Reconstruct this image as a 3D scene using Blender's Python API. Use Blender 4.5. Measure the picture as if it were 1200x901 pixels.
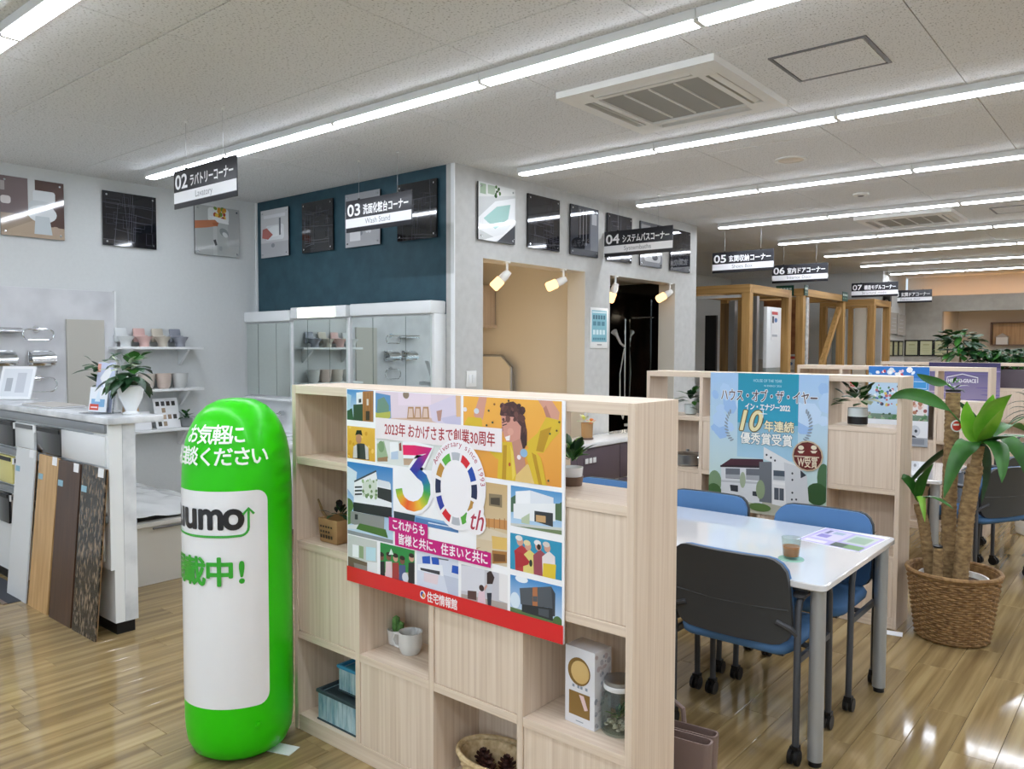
import bpy, bmesh, math, random
from mathutils import Vector, Matrix
import numpy as np

# ------------------------------------------------------------------ scene, camera, world, exposure
for o in list(bpy.data.objects):
    bpy.data.objects.remove(o)
scene = bpy.context.scene
COL = scene.collection
R = math.radians
FPX, CAM_H = 925.2, 1.6
YAW, PITCH, ROLL = R(39.7785), R(-2.6493), R(0.1897)
_w = Vector((-math.sin(YAW)*math.cos(PITCH), math.cos(YAW)*math.cos(PITCH), math.sin(PITCH)))
_r0 = Vector((math.cos(YAW), math.sin(YAW), 0)); _u0 = _r0.cross(_w)
_r = _r0*math.cos(ROLL)+_u0*math.sin(ROLL); _u = -_r0*math.sin(ROLL)+_u0*math.cos(ROLL)
cam_d = bpy.data.cameras.new('camera'); cam = bpy.data.objects.new('camera', cam_d); COL.objects.link(cam)
cam_d.sensor_fit = 'HORIZONTAL'; cam_d.sensor_width = 36; cam_d.lens = FPX/1200*36
cam_d.clip_start = .05; cam_d.clip_end = 100
m = Matrix((_r, _u, -_w)).transposed().to_4x4(); m.translation = (0, 0, CAM_H); cam.matrix_world = m
scene.camera = cam
world = bpy.data.worlds.new('world'); scene.world = world; world.use_nodes = True
bg = world.node_tree.nodes['Background']; bg.inputs[0].default_value = (.74, .88, 1, 1); bg.inputs[1].default_value = 1.0
scene.view_settings.view_transform = 'Standard'; scene.view_settings.look = 'None'
scene.view_settings.gamma = 1; scene.view_settings.use_curve_mapping = False
scene.view_settings.exposure = 0.0
TUBE = 36.0                                  # strength of the ceiling LED bars
scene.cycles.max_bounces = 8; scene.cycles.diffuse_bounces = 4; scene.cycles.glossy_bounces = 4
scene.cycles.transmission_bounces = 6; scene.cycles.transparent_max_bounces = 32
scene.cycles.sample_clamp_indirect = 6; scene.cycles.caustics_reflective = False; scene.cycles.caustics_refractive = False

def at(px, py, ax, val):
    """a point of the photograph on the plane ax = val"""
    d = _r*((px-600)/FPX)+_u*((450.5-py)/FPX)+_w
    i = 'xyz'.index(ax); c = Vector((0, 0, CAM_H))
    return c+d*((val-c[i])/d[i])

# ------------------------------------------------------------------ helpers
rng = random.Random(7)
def srgb(h):
    if isinstance(h, (tuple, list)): c = [v/255 for v in h[:3]]
    else: c = [int(h[i:i+2], 16)/255 for i in (0, 2, 4)]
    return tuple(v/12.92 if v <= .04045 else ((v+.055)/1.055)**2.4 for v in c)

class MB:
    def __init__(s): s.v = []; s.f = []; s.m = []; s.c = []; s.col = None
    def add(s, vs, fs, mi=0, col=None):
        b = len(s.v); s.v += [tuple(p) for p in vs]; s.f += [tuple(b+i for i in f) for f in fs]; s.m += [mi]*len(fs)
        s.c += [col or (1, 1, 1)]*len(vs) if not (col and isinstance(col[0], (tuple, list))) else list(col)
        return s
    def box(s, x0, x1, y0, y1, z0, z1, mi=0, M=None):
        vs = [Vector((x, y, z)) for x in (x0, x1) for y in (y0, y1) for z in (z0, z1)]
        if M: vs = [M @ p for p in vs]
        return s.add(vs, [(0, 1, 3, 2), (4, 6, 7, 5), (0, 4, 5, 1), (2, 3, 7, 6), (0, 2, 6, 4), (1, 5, 7, 3)], mi)
    def cyl(s, p0, p1, r0, r1=None, n=14, mi=0, caps=True):
        return s.tube([p0, p1], [r0, r0 if r1 is None else r1], n, mi, caps)
    def tube(s, pts, r, n=10, mi=0, caps=True, flat=1.0):
        pts = [Vector(p) for p in pts]
        if not isinstance(r, (list, tuple)): r = [r]*len(pts)
        t0 = (pts[1]-pts[0]).normalized()
        a = t0.orthogonal().normalized(); b0 = len(s.v); vs = []; fs = []
        if abs(t0.z) < .9:
            a = t0.cross(Vector((0, 0, 1))).normalized()
        for i, p in enumerate(pts):
            t = (pts[min(i+1, len(pts)-1)]-pts[max(i-1, 0)]).normalized()
            a = (a-t*a.dot(t)).normalized(); b = t.cross(a)
            for k in range(n):
                an = 2*math.pi*k/n; vs.append(p+(a*math.cos(an)+b*math.sin(an)*flat)*r[i])
        for i in range(len(pts)-1):
            for k in range(n):
                fs.append((i*n+k, i*n+(k+1) % n, (i+1)*n+(k+1) % n, (i+1)*n+k))
        if caps:
            fs.append(tuple(range(n-1, -1, -1))); e = (len(pts)-1)*n; fs.append(tuple(e+k for k in range(n)))
        return s.add(vs, fs, mi)
    def lathe(s, prof, n=24, c=(0, 0, 0), sx=1, sy=1, mi=0, a0=0, fn=None, ring=False):
        vs = []; fs = []; N = len(prof)
        for (r, z) in prof:
            for k in range(n):
                an = 2*math.pi*k/n+a0; rr = r*(fn(an, z) if fn else 1)
                vs.append((c[0]+rr*math.cos(an)*sx, c[1]+rr*math.sin(an)*sy, c[2]+z))
        for i in range(N-1):
            for k in range(n):
                fs.append((i*n+k, i*n+(k+1) % n, (i+1)*n+(k+1) % n, (i+1)*n+k))
        if ring: fs += [((N-1)*n+k, (N-1)*n+(k+1) % n, (k+1) % n, k) for k in range(n)]
        if prof[0][0] > 1e-5 and not ring: fs.append(tuple(range(n-1, -1, -1)))
        if prof[-1][0] > 1e-5 and not ring: fs.append(tuple((N-1)*n+k for k in range(n)))
        return s.add(vs, fs, mi)
    def extr(s, poly, vec, mi=0):
        n = len(poly); vec = Vector(vec); a = [Vector(p) for p in poly]; b = [p+vec for p in a]
        return s.add(a+b, [tuple(range(n-1, -1, -1)), tuple(range(n, 2*n))]+[(i, (i+1) % n, n+(i+1) % n, n+i) for i in range(n)], mi)
    def grid(s, rows, mi=0, close=False):
        nr, nc = len(rows), len(rows[0]); vs = [p for r_ in rows for p in r_]
        fs = [(i*nc+j, i*nc+j+1, (i+1)*nc+j+1, (i+1)*nc+j) for i in range(nr-1) for j in range(nc-1)]
        return s.add(vs, fs, mi)
    def mesh(s, name, mats, bevel=0, seg=2, smooth=35, recalc=True):
        me = bpy.data.meshes.new(name); me.from_pydata(s.v, [], s.f)
        for mt in (mats if isinstance(mats, (list, tuple)) else [mats]): me.materials.append(MAT[mt] if isinstance(mt, str) else mt)
        me.polygons.foreach_set('material_index', s.m)
        if bevel or recalc:
            bm = bmesh.new(); bm.from_mesh(me)
            if recalc: bmesh.ops.recalc_face_normals(bm, faces=bm.faces)
            if bevel:
                es = [e for e in bm.edges if len(e.link_faces) == 2 and e.calc_face_angle(0) > .6]
                bmesh.ops.bevel(bm, geom=es, offset=bevel, segments=seg, affect='EDGES', profile=.5, clamp_overlap=True)
            bm.to_mesh(me); bm.free()
        if smooth:
            me.polygons.foreach_set('use_smooth', [True]*len(me.polygons)); me.set_sharp_from_angle(angle=R(smooth))
        me.update(); return me
    def build(s, name, mats, parent=None, label=None, **k):
        return link(name, s.mesh(name, mats, **k), parent, label)

def link(name, me, parent=None, label=None):
    o = bpy.data.objects.new(name, me); COL.objects.link(o); o.parent = parent
    if label: o['label'] = label
    return o
def tag(o, label, cat, group=None):
    o['label'] = label; o['category'] = cat
    if group: o['group'] = group
    return o
def thing(name, label, cat, loc=(0, 0, 0), rz=0, group=None):
    o = bpy.data.objects.new(name, None); COL.objects.link(o); o.empty_display_size = .05
    o.location = loc; o.rotation_euler = (0, 0, rz)
    return tag(o, label, cat, group)
def struct(o): o['kind'] = 'structure'; return o
def part(name, mat, parent, label=None, **k):
    class _P(MB):
        def done(s, **kk): return s.build(name, mat, parent, label, **{**k, **kk})
    return _P()
def dup(root, loc, rz=None, label=None, group=None):
    r = root.copy(); COL.objects.link(r); r.location = loc
    if rz is not None: r.rotation_euler = (0, 0, rz)
    if label: r['label'] = label
    if group: r['group'] = group
    for ch in KIDS(root):
        c = ch.copy(); COL.objects.link(c); c.parent = r
        for g in KIDS(ch):
            d = g.copy(); COL.objects.link(d); d.parent = c
    return r
def KIDS(o): return [c for c in COL.objects if c.parent == o]

# ------------------------------------------------------------------ materials
class _Mats(dict):
    def __missing__(s, k):
        s[k] = bpy.data.materials.new(k); s[k].use_nodes = True; return s[k]
MAT = _Mats()
def nt(name):
    mt = MAT[name]; t = mt.node_tree; return mt, t, t.nodes['Principled BSDF']
def mat(name, col, rough=.5, metal=0, coat=0, spec=None, emit=None, es=0, trans=0, ior=1.45, alpha=None, bump=0, bscale=200):
    mt, t, b = nt(name); c = srgb(col) if isinstance(col, str) else col
    b.inputs['Base Color'].default_value = (*c, 1); b.inputs['Roughness'].default_value = rough
    b.inputs['Metallic'].default_value = metal; b.inputs['Coat Weight'].default_value = coat; b.inputs['IOR'].default_value = ior
    if coat: b.inputs['Coat Roughness'].default_value = .04
    if spec is not None: b.inputs['Specular IOR Level'].default_value = spec
    if emit: b.inputs['Emission Color'].default_value = (*srgb(emit), 1); b.inputs['Emission Strength'].default_value = es
    if trans: b.inputs['Transmission Weight'].default_value = trans
    if alpha is not None: b.inputs['Alpha'].default_value = alpha
    if bump:
        tc = t.nodes.new('ShaderNodeTexCoord'); n = t.nodes.new('ShaderNodeTexNoise'); bp = t.nodes.new('ShaderNodeBump')
        n.inputs['Scale'].default_value = bscale; bp.inputs['Strength'].default_value = bump; bp.inputs['Distance'].default_value = .002
        t.links.new(tc.outputs['Object'], n.inputs['Vector']); t.links.new(n.outputs['Fac'], bp.inputs['Height']); t.links.new(bp.outputs['Normal'], b.inputs['Normal'])
    return mt
def noisy(name, c1, c2, scale=(5, 5, 5), rough=.5, detail=4, lo=.3, hi=.7, metal=0, bump=0, rnd=0, space='Object', c3=None, coat=0, spec=None):
    """two-colour procedural noise, stretched by scale; rnd adds a per-object offset and brightness change"""
    mt, t, b = nt(name); N = t.nodes.new; L = t.links.new
    tc = N('ShaderNodeTexCoord'); mp = N('ShaderNodeMapping'); n = N('ShaderNodeTexNoise'); rp = N('ShaderNodeValToRGB')
    mp.inputs['Scale'].default_value = scale; n.inputs['Scale'].default_value = 1; n.inputs['Detail'].default_value = detail
    L(tc.outputs[space], mp.inputs['Vector']); L(n.outputs['Fac'], rp.inputs['Fac'])
    src = mp.outputs['Vector']
    if rnd:
        oi = N('ShaderNodeObjectInfo'); va = N('ShaderNodeVectorMath'); va.operation = 'MULTIPLY_ADD'
        cb = N('ShaderNodeCombineXYZ'); L(oi.outputs['Random'], cb.inputs[0]); L(oi.outputs['Random'], cb.inputs[1]); L(oi.outputs['Random'], cb.inputs[2])
        L(cb.outputs[0], va.inputs[0]); va.inputs[1].default_value = (37, 91, 53); L(src, va.inputs[2]); src = va.outputs[0]
    L(src, n.inputs['Vector'])
    e = rp.color_ramp.elements; e[0].position = lo; e[1].position = hi; e[0].color = (*srgb(c1), 1); e[1].color = (*srgb(c2), 1)
    if c3: x = rp.color_ramp.elements.new((lo+hi)/2); x.color = (*srgb(c3), 1)
    out = rp.outputs['Color']
    if rnd:
        hs = N('ShaderNodeHueSaturation'); mr = N('ShaderNodeMapRange'); mr.inputs['To Min'].default_value = 1-rnd; mr.inputs['To Max'].default_value = 1+rnd*.6
        L(oi.outputs['Random'], mr.inputs['Value']); L(mr.outputs[0], hs.inputs['Value']); L(out, hs.inputs['Color']); out = hs.outputs['Color']
    L(out, b.inputs['Base Color']); b.inputs['Roughness'].default_value = rough; b.inputs['Metallic'].default_value = metal
    b.inputs['Coat Weight'].default_value = coat; b.inputs['Coat Roughness'].default_value = .06
    if spec is not None: b.inputs['Specular IOR Level'].default_value = spec
    if bump:
        bp = N('ShaderNodeBump'); bp.inputs['Strength'].default_value = bump; bp.inputs['Distance'].default_value = .002
        L(n.outputs['Fac'], bp.inputs['Height']); L(bp.outputs['Normal'], b.inputs['Normal'])
    return mt
def attr_mat(name, rough=.35, coat=0):
    mt, t, b = nt(name); a = t.nodes.new('ShaderNodeVertexColor'); a.layer_name = 'Col'
    t.links.new(a.outputs['Color'], b.inputs['Base Color']); b.inputs['Roughness'].default_value = rough; b.inputs['Coat Weight'].default_value = coat
    b.inputs['Coat Roughness'].default_value = .03
    return mt
def emis(name, col, s):
    mt = bpy.data.materials.new(name); mt.use_nodes = True; t = mt.node_tree; t.nodes.clear()
    e = t.nodes.new('ShaderNodeEmission'); o = t.nodes.new('ShaderNodeOutputMaterial'); e.inputs[0].default_value = (*srgb(col), 1); e.inputs[1].default_value = s
    t.links.new(e.outputs[0], o.inputs[0]); MAT[name] = mt

noisy('floor_wood', '735e3c', 'b39d70', (24, .9, 10), .075, 4, .25, .78, bump=.02, rnd=.12, c3='978058')
MAT['floor_wood'].node_tree.nodes['Principled BSDF'].inputs['Specular IOR Level'].default_value = .55
noisy('oak', 'c9b29c', 'e8d8c6', (85, 85, 1.4), .45, 4, .2, .8, bump=.03, c3='dcc9b4')
noisy('oak_h', 'ccb59f', 'e9dac8', (1.4, 85, 85), .45, 4, .2, .8, bump=.03, c3='decbb6')
noisy('wall_white', 'd3d6d6', 'd6d9d9', (40, 40, 40), .75, 3, bump=.02)
noisy('wall_plaster', 'b9b9b5', 'c3c3bf', (14, 14, 14), .8, 6, .3, .7, bump=.06)
noisy('wall_blue', '1d3e4a', '294c58', (9, 9, 9), .6, 6, .3, .7, bump=.05)
noisy('wall_grey', '9b968c', 'a6a197', (9, 9, 9), .8)
mat('wall_warm', 'd0c9bd', .8)
mat('white', 'e8eaea', .4); mat('white_gloss', 'eff1f2', .12, coat=.5); mat('white_plastic', 'e6e6e2', .35)
mat('paper', 'f0f1f3', .6); mat('black', '0c0c0e', .45); mat('black_gloss', '0a0a0c', .08, coat=.4)
mat('chrome', 'd8dadc', .12, 1); mat('steel', 'a9abad', .32, 1); mat('grey_metal', 'a9adb0', .32, .5)
mat('dark_frame', '4a4c50', .4, .3); mat('grey_plastic', '3a3c3d', .5, bump=.1, bscale=900)
mat('blue_fabric', '48709c', .75, bump=.15, bscale=700)
mat('table_white', 'dfe1e3', .05, coat=1)
mat('rail_grey', '8b8f94', .35, .4)
noisy('ceil', 'c7c7c0', 'd2d2cc', (30, 30, 30), .9)
def ceil_specks():
    t = MAT['ceil'].node_tree; b = t.nodes['Principled BSDF']; N = t.nodes.new; L = t.links.new
    tc = N('ShaderNodeTexCoord'); mp = N('ShaderNodeMapping'); mp.inputs['Scale'].default_value = (120, 80, 1)
    n = N('ShaderNodeTexNoise'); n.inputs['Scale'].default_value = 1; n.inputs['Detail'].default_value = 2
    rp = N('ShaderNodeValToRGB'); e = rp.color_ramp.elements; e[0].position = .33; e[1].position = .42; e[0].color = (.36, .365, .36, 1); e[1].color = (.74, .75, .755, 1)
    L(tc.outputs['Object'], mp.inputs['Vector']); L(mp.outputs[0], n.inputs['Vector']); L(n.outputs['Fac'], rp.inputs['Fac']); L(rp.outputs['Color'], b.inputs['Base Color'])
ceil_specks()
attr_mat('print', .32); attr_mat('print_gloss', .06, .6); attr_mat('print_matte', .6)
emis('tube', 'ecf3ff', TUBE); emis('warm_bulb', 'ffc98c', 2.6); emis('vanity_lamp', 'f6ffe9', 3.2); emis('cove', 'ffb868', 7); emis('cove_bright', 'ffc07a', 16)
mat('mirror', 'e4ece8', .02, 1); 
def clear(name, col, f0=.05):
    mt = MAT[name]; t = mt.node_tree; t.nodes.clear(); N = t.nodes.new; L = t.links.new
    o = N('ShaderNodeOutputMaterial'); mx = N('ShaderNodeMixShader'); tr = N('ShaderNodeBsdfTransparent'); gl = N('ShaderNodeBsdfGlossy'); fr = N('ShaderNodeLayerWeight'); pw = N('ShaderNodeMath'); pw.operation = 'POWER'; pw.inputs[1].default_value = 4; ml = N('ShaderNodeMath'); ml.operation = 'MULTIPLY_ADD'; ml.inputs[1].default_value = .5; ml.inputs[2].default_value = .04; L(fr.outputs['Facing'], pw.inputs[0]); L(pw.outputs[0], ml.inputs[0])
    tr.inputs[0].default_value = (*srgb(col), 1); gl.inputs['Roughness'].default_value = .03
    L(ml.outputs[0], mx.inputs[0]); L(tr.outputs[0], mx.inputs[1]); L(gl.outputs[0], mx.inputs[2]); L(mx.outputs[0], o.inputs[0])
clear('glass', 'eef3f1')
mat('cream', 'c9c4b8', .35, coat=.2); mat('beige_panel', 'd9cfbd', .4); mat('tub_white', 'cfccc4', .25, coat=.3)
noisy('marble_black', '050505', '1a0f0c', (6, 6, 3), .08, 6, .45, .85, coat=.4)
noisy('pine', '94703c', 'c49c62', (30, 30, 1.5), .5, 4, .25, .75, c3='b28a50'); noisy('pine_h', '94703c', 'c49c62', (1.5, 30, 30), .5, 4, .25, .75, c3='b28a50')
noisy('pine_y', '94703c', 'c49c62', (30, 1.5, 30), .5, 4, .25, .75, c3='b28a50')
noisy('marble_top', 'bfc2c6', 'e2e4e6', (5, 5, 5), .2, 6, .35, .6); noisy('marble_panel', 'bfc0c3', 'd7d8db', (3, 3, 3), .3, 6, .3, .6)
mat('purple_grey', '5d5159', .3)
noisy('bark', '6b5236', 'a58a5f', (30, 30, 60), .9, 5, .3, .7, bump=.8); noisy('wicker', '6f4f2c', 'a17e50', (40, 40, 40), .7, 3, .3, .7, bump=.3)
noisy('wicker_pale', 'b09468', 'dcc69c', (50, 50, 50), .7, 3, .3, .7)
noisy('leaf', '1d4a1a', '3d7a2b', (6, 6, 6), .35, 3); noisy('leaf_bright', '62a528', '9acb4e', (6, 6, 6), .35, 3); noisy('leaf_dark', '12301a', '2a5530', (10, 10, 10), .4, 3)
noisy('leaf_white', '9fb489', 'e9eedd', (20, 20, 20), .5, 3); noisy('soil', '2a1d14', '4b382a', (60, 60, 60), .95, 3)
mat('green_vinyl', '2fc906', .34, coat=.1, spec=.3); mat('kraft', 'a98459', .8); mat('red_print', 'd12a28', .4)
# ------------------------------------------------------------------ flat print
_TXT = {}
def text_geo(s, bold=0):
    k = s
    if k not in _TXT:
        c = bpy.data.curves.new('t', 'FONT'); c.body = s; c.size = 1; c.resolution_u = 6 if s.isascii() else 2
        o = bpy.data.objects.new('t', c); COL.objects.link(o)
        me = bpy.data.meshes.new_from_object(o)
        _TXT[k] = ([tuple(v.co) for v in me.vertices], [tuple(p.vertices) for p in me.polygons])
        bpy.data.objects.remove(o); bpy.data.curves.remove(c); bpy.data.meshes.remove(me)
    return _TXT[k]
class Art:
    """flat printed picture: polygons in metres (u right, v up), each a hair above the one before"""
    def __init__(s, step=.00012): s.v = []; s.f = []; s.c = []; s.k = 0; s.step = step; s.clip = None
    def _add(s, vs, fs, col, up=True):
        if up: s.k += 1
        b = len(s.v); s.v += [(p[0], p[1], s.k*s.step) for p in vs]; s.f += [tuple(b+i for i in f) for f in fs]
        if isinstance(col, str): col = [srgb(col)]*len(vs)
        s.c += [srgb(q) if isinstance(q, str) else q for q in col]
    def poly(s, pts, col, up=True):
        pts = [tuple(p) for p in pts]
        if s.clip and isinstance(col, str):
            u0, v0, u1, v1 = s.clip
            for ax, lim, sg in ((0, u0, 1), (0, u1, -1), (1, v0, 1), (1, v1, -1)):
                out = []
                for i, p in enumerate(pts):
                    q = pts[i-1]; dp = (p[ax]-lim)*sg; dq = (q[ax]-lim)*sg
                    if (dp >= 0) != (dq >= 0): t = dq/(dq-dp); out.append((q[0]+(p[0]-q[0])*t, q[1]+(p[1]-q[1])*t))
                    if dp >= 0: out.append(p)
                pts = out
                if len(pts) < 3: return
        a = sum(pts[i-1][0]*pts[i][1]-pts[i][0]*pts[i-1][1] for i in range(len(pts)))
        if a < 0:
            pts = pts[::-1]; col = col if isinstance(col, str) else col[::-1]
        s._add(pts, [tuple(range(len(pts)))], col, up)
    def rect(s, u0, v0, u1, v1, col, up=True):
        if isinstance(col, str): s.poly([(u0, v0), (u1, v0), (u1, v1), (u0, v1)], col, up)
        else: s._add([(u0, v0), (u1, v0), (u1, v1), (u0, v1)], [(0, 1, 2, 3)], [col[0], col[0], col[1], col[1]], up)
    def rrect(s, u0, v0, u1, v1, r, col):
        p = []
        for cu, cv, a in ((u1-r, v0+r, -90), (u1-r, v1-r, 0), (u0+r, v1-r, 90), (u0+r, v0+r, 180)):
            p += [(cu+r*math.cos(R(a+t)), cv+r*math.sin(R(a+t))) for t in range(0, 91, 15)]
        s.poly(p, col)
    def ell(s, cu, cv, ru, rv, col, n=20, rot=0, up=True):
        s.poly([(cu+ru*math.cos(2*math.pi*i/n)*math.cos(rot)-rv*math.sin(2*math.pi*i/n)*math.sin(rot), cv+ru*math.cos(2*math.pi*i/n)*math.sin(rot)+rv*math.sin(2*math.pi*i/n)*math.cos(rot)) for i in range(n)], col, up)
    def path(s, pts, w, col, cols=None):
        pts = [Vector((p[0], p[1])) for p in pts]; L = []; Rr = []
        for i, p in enumerate(pts):
            t = (pts[min(i+1, len(pts)-1)]-pts[max(i-1, 0)]).normalized(); n = Vector((-t.y, t.x))*(w/2)
            L.append(p+n); Rr.append(p-n)
        n = len(pts); vs = L+Rr
        s._add(vs, [(n+i, n+i+1, i+1, i) for i in range(n-1)], (list(cols)*2) if cols else col)
    def text(s, t, u, v, col, w=None, h=None, bold=0, align='l', shear=0, rot=0, up=True):
        """baseline-left (or centre) at u, v; w = total width and / or h = glyph height of a full-size character"""
        vs, fs = text_geo(t, bold); x0 = min(p[0] for p in vs); x1 = max(p[0] for p in vs)
        sy = h/.86 if h else w/(x1-x0); sx = w/(x1-x0) if w else sy
        off = -(x1-x0)*sx/2 if align == 'c' else 0; c, sn = math.cos(rot), math.sin(rot)
        P = [((p[0]-x0)*sx+off+shear*p[1]*sy, p[1]*sy) for p in vs]
        if up: s.k += 1
        n = 1 if not bold else 12
        for i in range(n):                                   # bold: the glyph struck several times in a small circle
            du, dv = (bold*sy*math.cos(R(30*i)), bold*sy*math.sin(R(30*i))) if bold else (0, 0)
            s._add([(u+(a+du)*c-(b+dv)*sn, v+(a+du)*sn+(b+dv)*c) for a, b in P], fs, col, False)
            if bold and i < n-1: s.k += .05
    def scatter(s, u0, v0, u1, v1, cols, n, r, seed=1):
        g = random.Random(seed); k = s.k+1
        for i in range(n):
            s.k = k+i*.12; q = r*g.uniform(.5, 1.3)
            s.ell(g.uniform(u0, u1), g.uniform(v0, v1), q, q*g.uniform(.6, 1.1), g.choice(cols), 7, g.uniform(0, 3), up=False)
        s.k = k+n*.12+1
    def build(s, name, mt, parent, fn=None, cut=None, label=None):
        me = bpy.data.meshes.new(name)
        if fn is None: fn = lambda u, v, d: (u, -d, v)
        if cut:
            bm = bmesh.new(); lay = bm.verts.layers.float_color.new('Col')
            for f in s.f:
                try: 
                    vv = []
                    for i in f: q = bm.verts.new(s.v[i]); q[lay] = (*s.c[i], 1); vv.append(q)
                    bm.faces.new(vv)
                except ValueError: pass
            a = min(p[0] for p in s.v); z = max(p[0] for p in s.v); x = a+cut
            while x < z:
                bmesh.ops.bisect_plane(bm, geom=bm.verts[:]+bm.edges[:]+bm.faces[:], plane_co=(x, 0, 0), plane_no=(1, 0, 0)); x += cut
            for q in bm.verts: q.co = fn(*q.co)
            bm.to_mesh(me); bm.free()
        else:
            me.from_pydata([fn(*p) for p in s.v], [], s.f)
            ca = me.color_attributes.new('Col', 'FLOAT_COLOR', 'POINT')
            ca.data.foreach_set('color', [x for c in s.c for x in (*c, 1)])
        me.materials.append(MAT[mt]); me.update()
        return link(name, me, parent, label)

# ------------------------------------------------------------------ the room
CEIL, XL, YB, XW = 3.0, -6.88, 4.37, -4.21
def slab(name, mt, *b, parent=None, bevel=0):
    o = MB().box(*b).build(name, mt, parent, bevel=bevel, smooth=0)
    return struct(o) if parent is None else o
floor = slab('floor', 'sb_edge', XL, 4, -3, 18.6, -.06, -.012)
PW, PL = .157, .936
pl = MB().box(-PW/2+.0007, PW/2-.0007, -PL/2+.0007, PL/2-.0007, -.012, 0).mesh('floor_plank', 'floor_wood', bevel=.0012, seg=1, smooth=0)
planks = []
for i in range(-30, 41):
    x = -.627-PW*(i+.5)
    if x < XL-.05 or x > 3.9: continue
    off = random.Random(i*13+5).random()*PL
    for j in range(-4, 21):
        y = off+j*PL
        if y < -2.5 or y > 18.1: continue
        d = Vector((x, y, -CAM_H)); z = d.dot(_w)
        vis = z > .3 and abs(d.dot(_r)/z*FPX) < 660 and abs(d.dot(_u)/z*FPX) < 490
        planks.append((d.length+(0 if vis else 100), x, y))
planks.sort()
for d, x, y in planks[:300]:
    link('floor_plank', pl, floor).location = (x, y, 0)
fb = MB()
for d, x, y in planks[300:]: fb.box(x-PW/2+.0007, x+PW/2-.0007, y-PL/2+.0007, y+PL/2-.0007, -.012, 0)
fp = fb.build('outlying_planks', 'floor_wood', floor, smooth=0, recalc=False); fp['kind'] = 'stuff'

cs = MB(); ca, cz = CEIL+.012, CEIL+.08                 # backing with openings for the two cassette units
cs.box(XL, -2.60, -3, 17.4, ca, cz).box(-1.75, 4, -3, 17.4, ca, cz).box(-2.60, -1.75, -3, 3.57, ca, cz).box(-2.60, -1.75, 4.43, 8.87, ca, cz).box(-2.60, -1.75, 9.73, 17.4, ca, cz)
ceiling = struct(cs.build('ceiling', 'white', smooth=0))
cb = MB().box(-.4355, .4355, -.4405, .4405, 0, .012).mesh('ceiling_board', 'ceil', bevel=.002, seg=1, smooth=0)
for i in range(-6, 8):
    for j in range(-5, 19):
        x, y = -.87-.875*(i-.5), 1.776+.885*(j+.5)
        if abs(x+2.1825) < .1 and min(abs(y-3.9885), abs(y-9.2985)) < .1: continue      # the cassettes sit here
        if XL-.2 < x < 3.7 and -2.6 < y < 17.2: link('ceiling_board', cb, ceiling).location = (x, y, CEIL)

slab('wall_left', 'wall_white', XL-.1, XL, -3, 15.2, 0, CEIL)
slab('baseboard_left', 'white', XL, XL+.01, -3, 2.1, 0, .06, bevel=.002)
slab('wall_blue', 'wall_blue', XL, XW-.09, YB, YB+.1, 0, CEIL)
ww = MB()                                            # white wall with two openings into the bath displays
ww.box(XW-.09, XW, YB, 4.69, 0, CEIL).box(XW-.09, XW, 4.69, 6.12, 2.315, CEIL).box(XW-.09, XW, 6.12, 6.54, 0, CEIL)
ww.box(XW-.09, XW, 6.54, 7.86, 2.315, CEIL).box(XW-.09, XW, 7.86, 8.31, 0, CEIL).box(XW-.09, XW, 4.69, 6.12, 0, .5).box(XW-.09, XW, 6.54, 7.86, 0, .5)
struct(ww.build('wall_plaster', 'wall_plaster', smooth=0))
slab('trim_1', 'white', XW-.03, XW+.004, YB-.012, YB, 0, CEIL)
slab('trim_2', 'white', XL, XL+.012, YB-.02, YB, 0, CEIL)
for n, (y0, y1) in enumerate(((4.69, 6.12), (6.54, 7.86))):     # jamb linings
    t = MB().box(XW-.20, XW-.001, y0-.02, y0+.004, .5, 2.33).box(XW-.20, XW-.001, y1-.004, y1+.02, .5, 2.33).box(XW-.2, XW-.001, y0, y1, 2.311, 2.33)
    struct(t.build('trim_%d' % (n+3), 'cream', smooth=0))
# inside of the two bath displays
for n, (y0, y1, xb, wm, hc) in enumerate(((4.50, 6.30, -5.75, 'beige_panel', 2.5), (6.36, 8.2, -5.75, 'marble_black', 2.36))):
    b = MB().box(xb-.05, xb, y0, y1, 0, hc).box(xb, XW-.2, y0-.03, y0, 0, hc).box(xb, XW-.2, y1, y1+.03, 0, hc)
    struct(b.build('wall_bath_%s' % ('beige', 'dark')[n], wm, smooth=0))
    struct(MB().box(xb-.05, XW-.09, y0-.03, y1+.03, hc, hc+.04).build('ceiling_bath_%s' % ('beige', 'dark')[n], 'cream', smooth=0))
slab('wall_passage', 'wall_white', XL, -4.0, 15.2, 15.3, 0, CEIL)
slab('wall_passage_end', 'wall_plaster', XW-2.6, XW, 8.31, 8.36, 0, CEIL)
slab('wall_side', 'wall_plaster', -4.08, -4.0, 15.3, 16.8, 0, CEIL)
XA = -3.35                                          # edge of the warm alcove
bw = MB().box(-4.08, XA, 16.8, 16.95, 0, 2.62).box(XA, 4, 16.8, 16.95, 2.32, 2.62)
struct(bw.build('wall_back', 'wall_grey', smooth=0))
al = MB().box(XA-.06, 4, 18.3, 18.4, 0, 2.5).box(XA-.06, XA, 16.95, 18.3, 0, 2.5)
struct(al.build('wall_alcove', 'wall_warm', smooth=0)); slab('ceiling_alcove', 'wall_warm', XA, 4, 17.3, 18.3, 2.5, 2.56)
slab('wall_cove', 'wall_warm', -4.08, 4, 17.3, 17.4, 2.5, CEIL+.02); slab('trim_6', 'wall_grey', -4.08, 4, 16.95, 17.3, 2.50, 2.54)
slab('wall_right', 'wall_white', 4, 4.1, -3, 18.4, 0, CEIL)
cv = thing('cove_light', 'warm strip light hidden in the cove above the back wall', 'light', (-.5, 17.1, 2.54)); 
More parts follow.
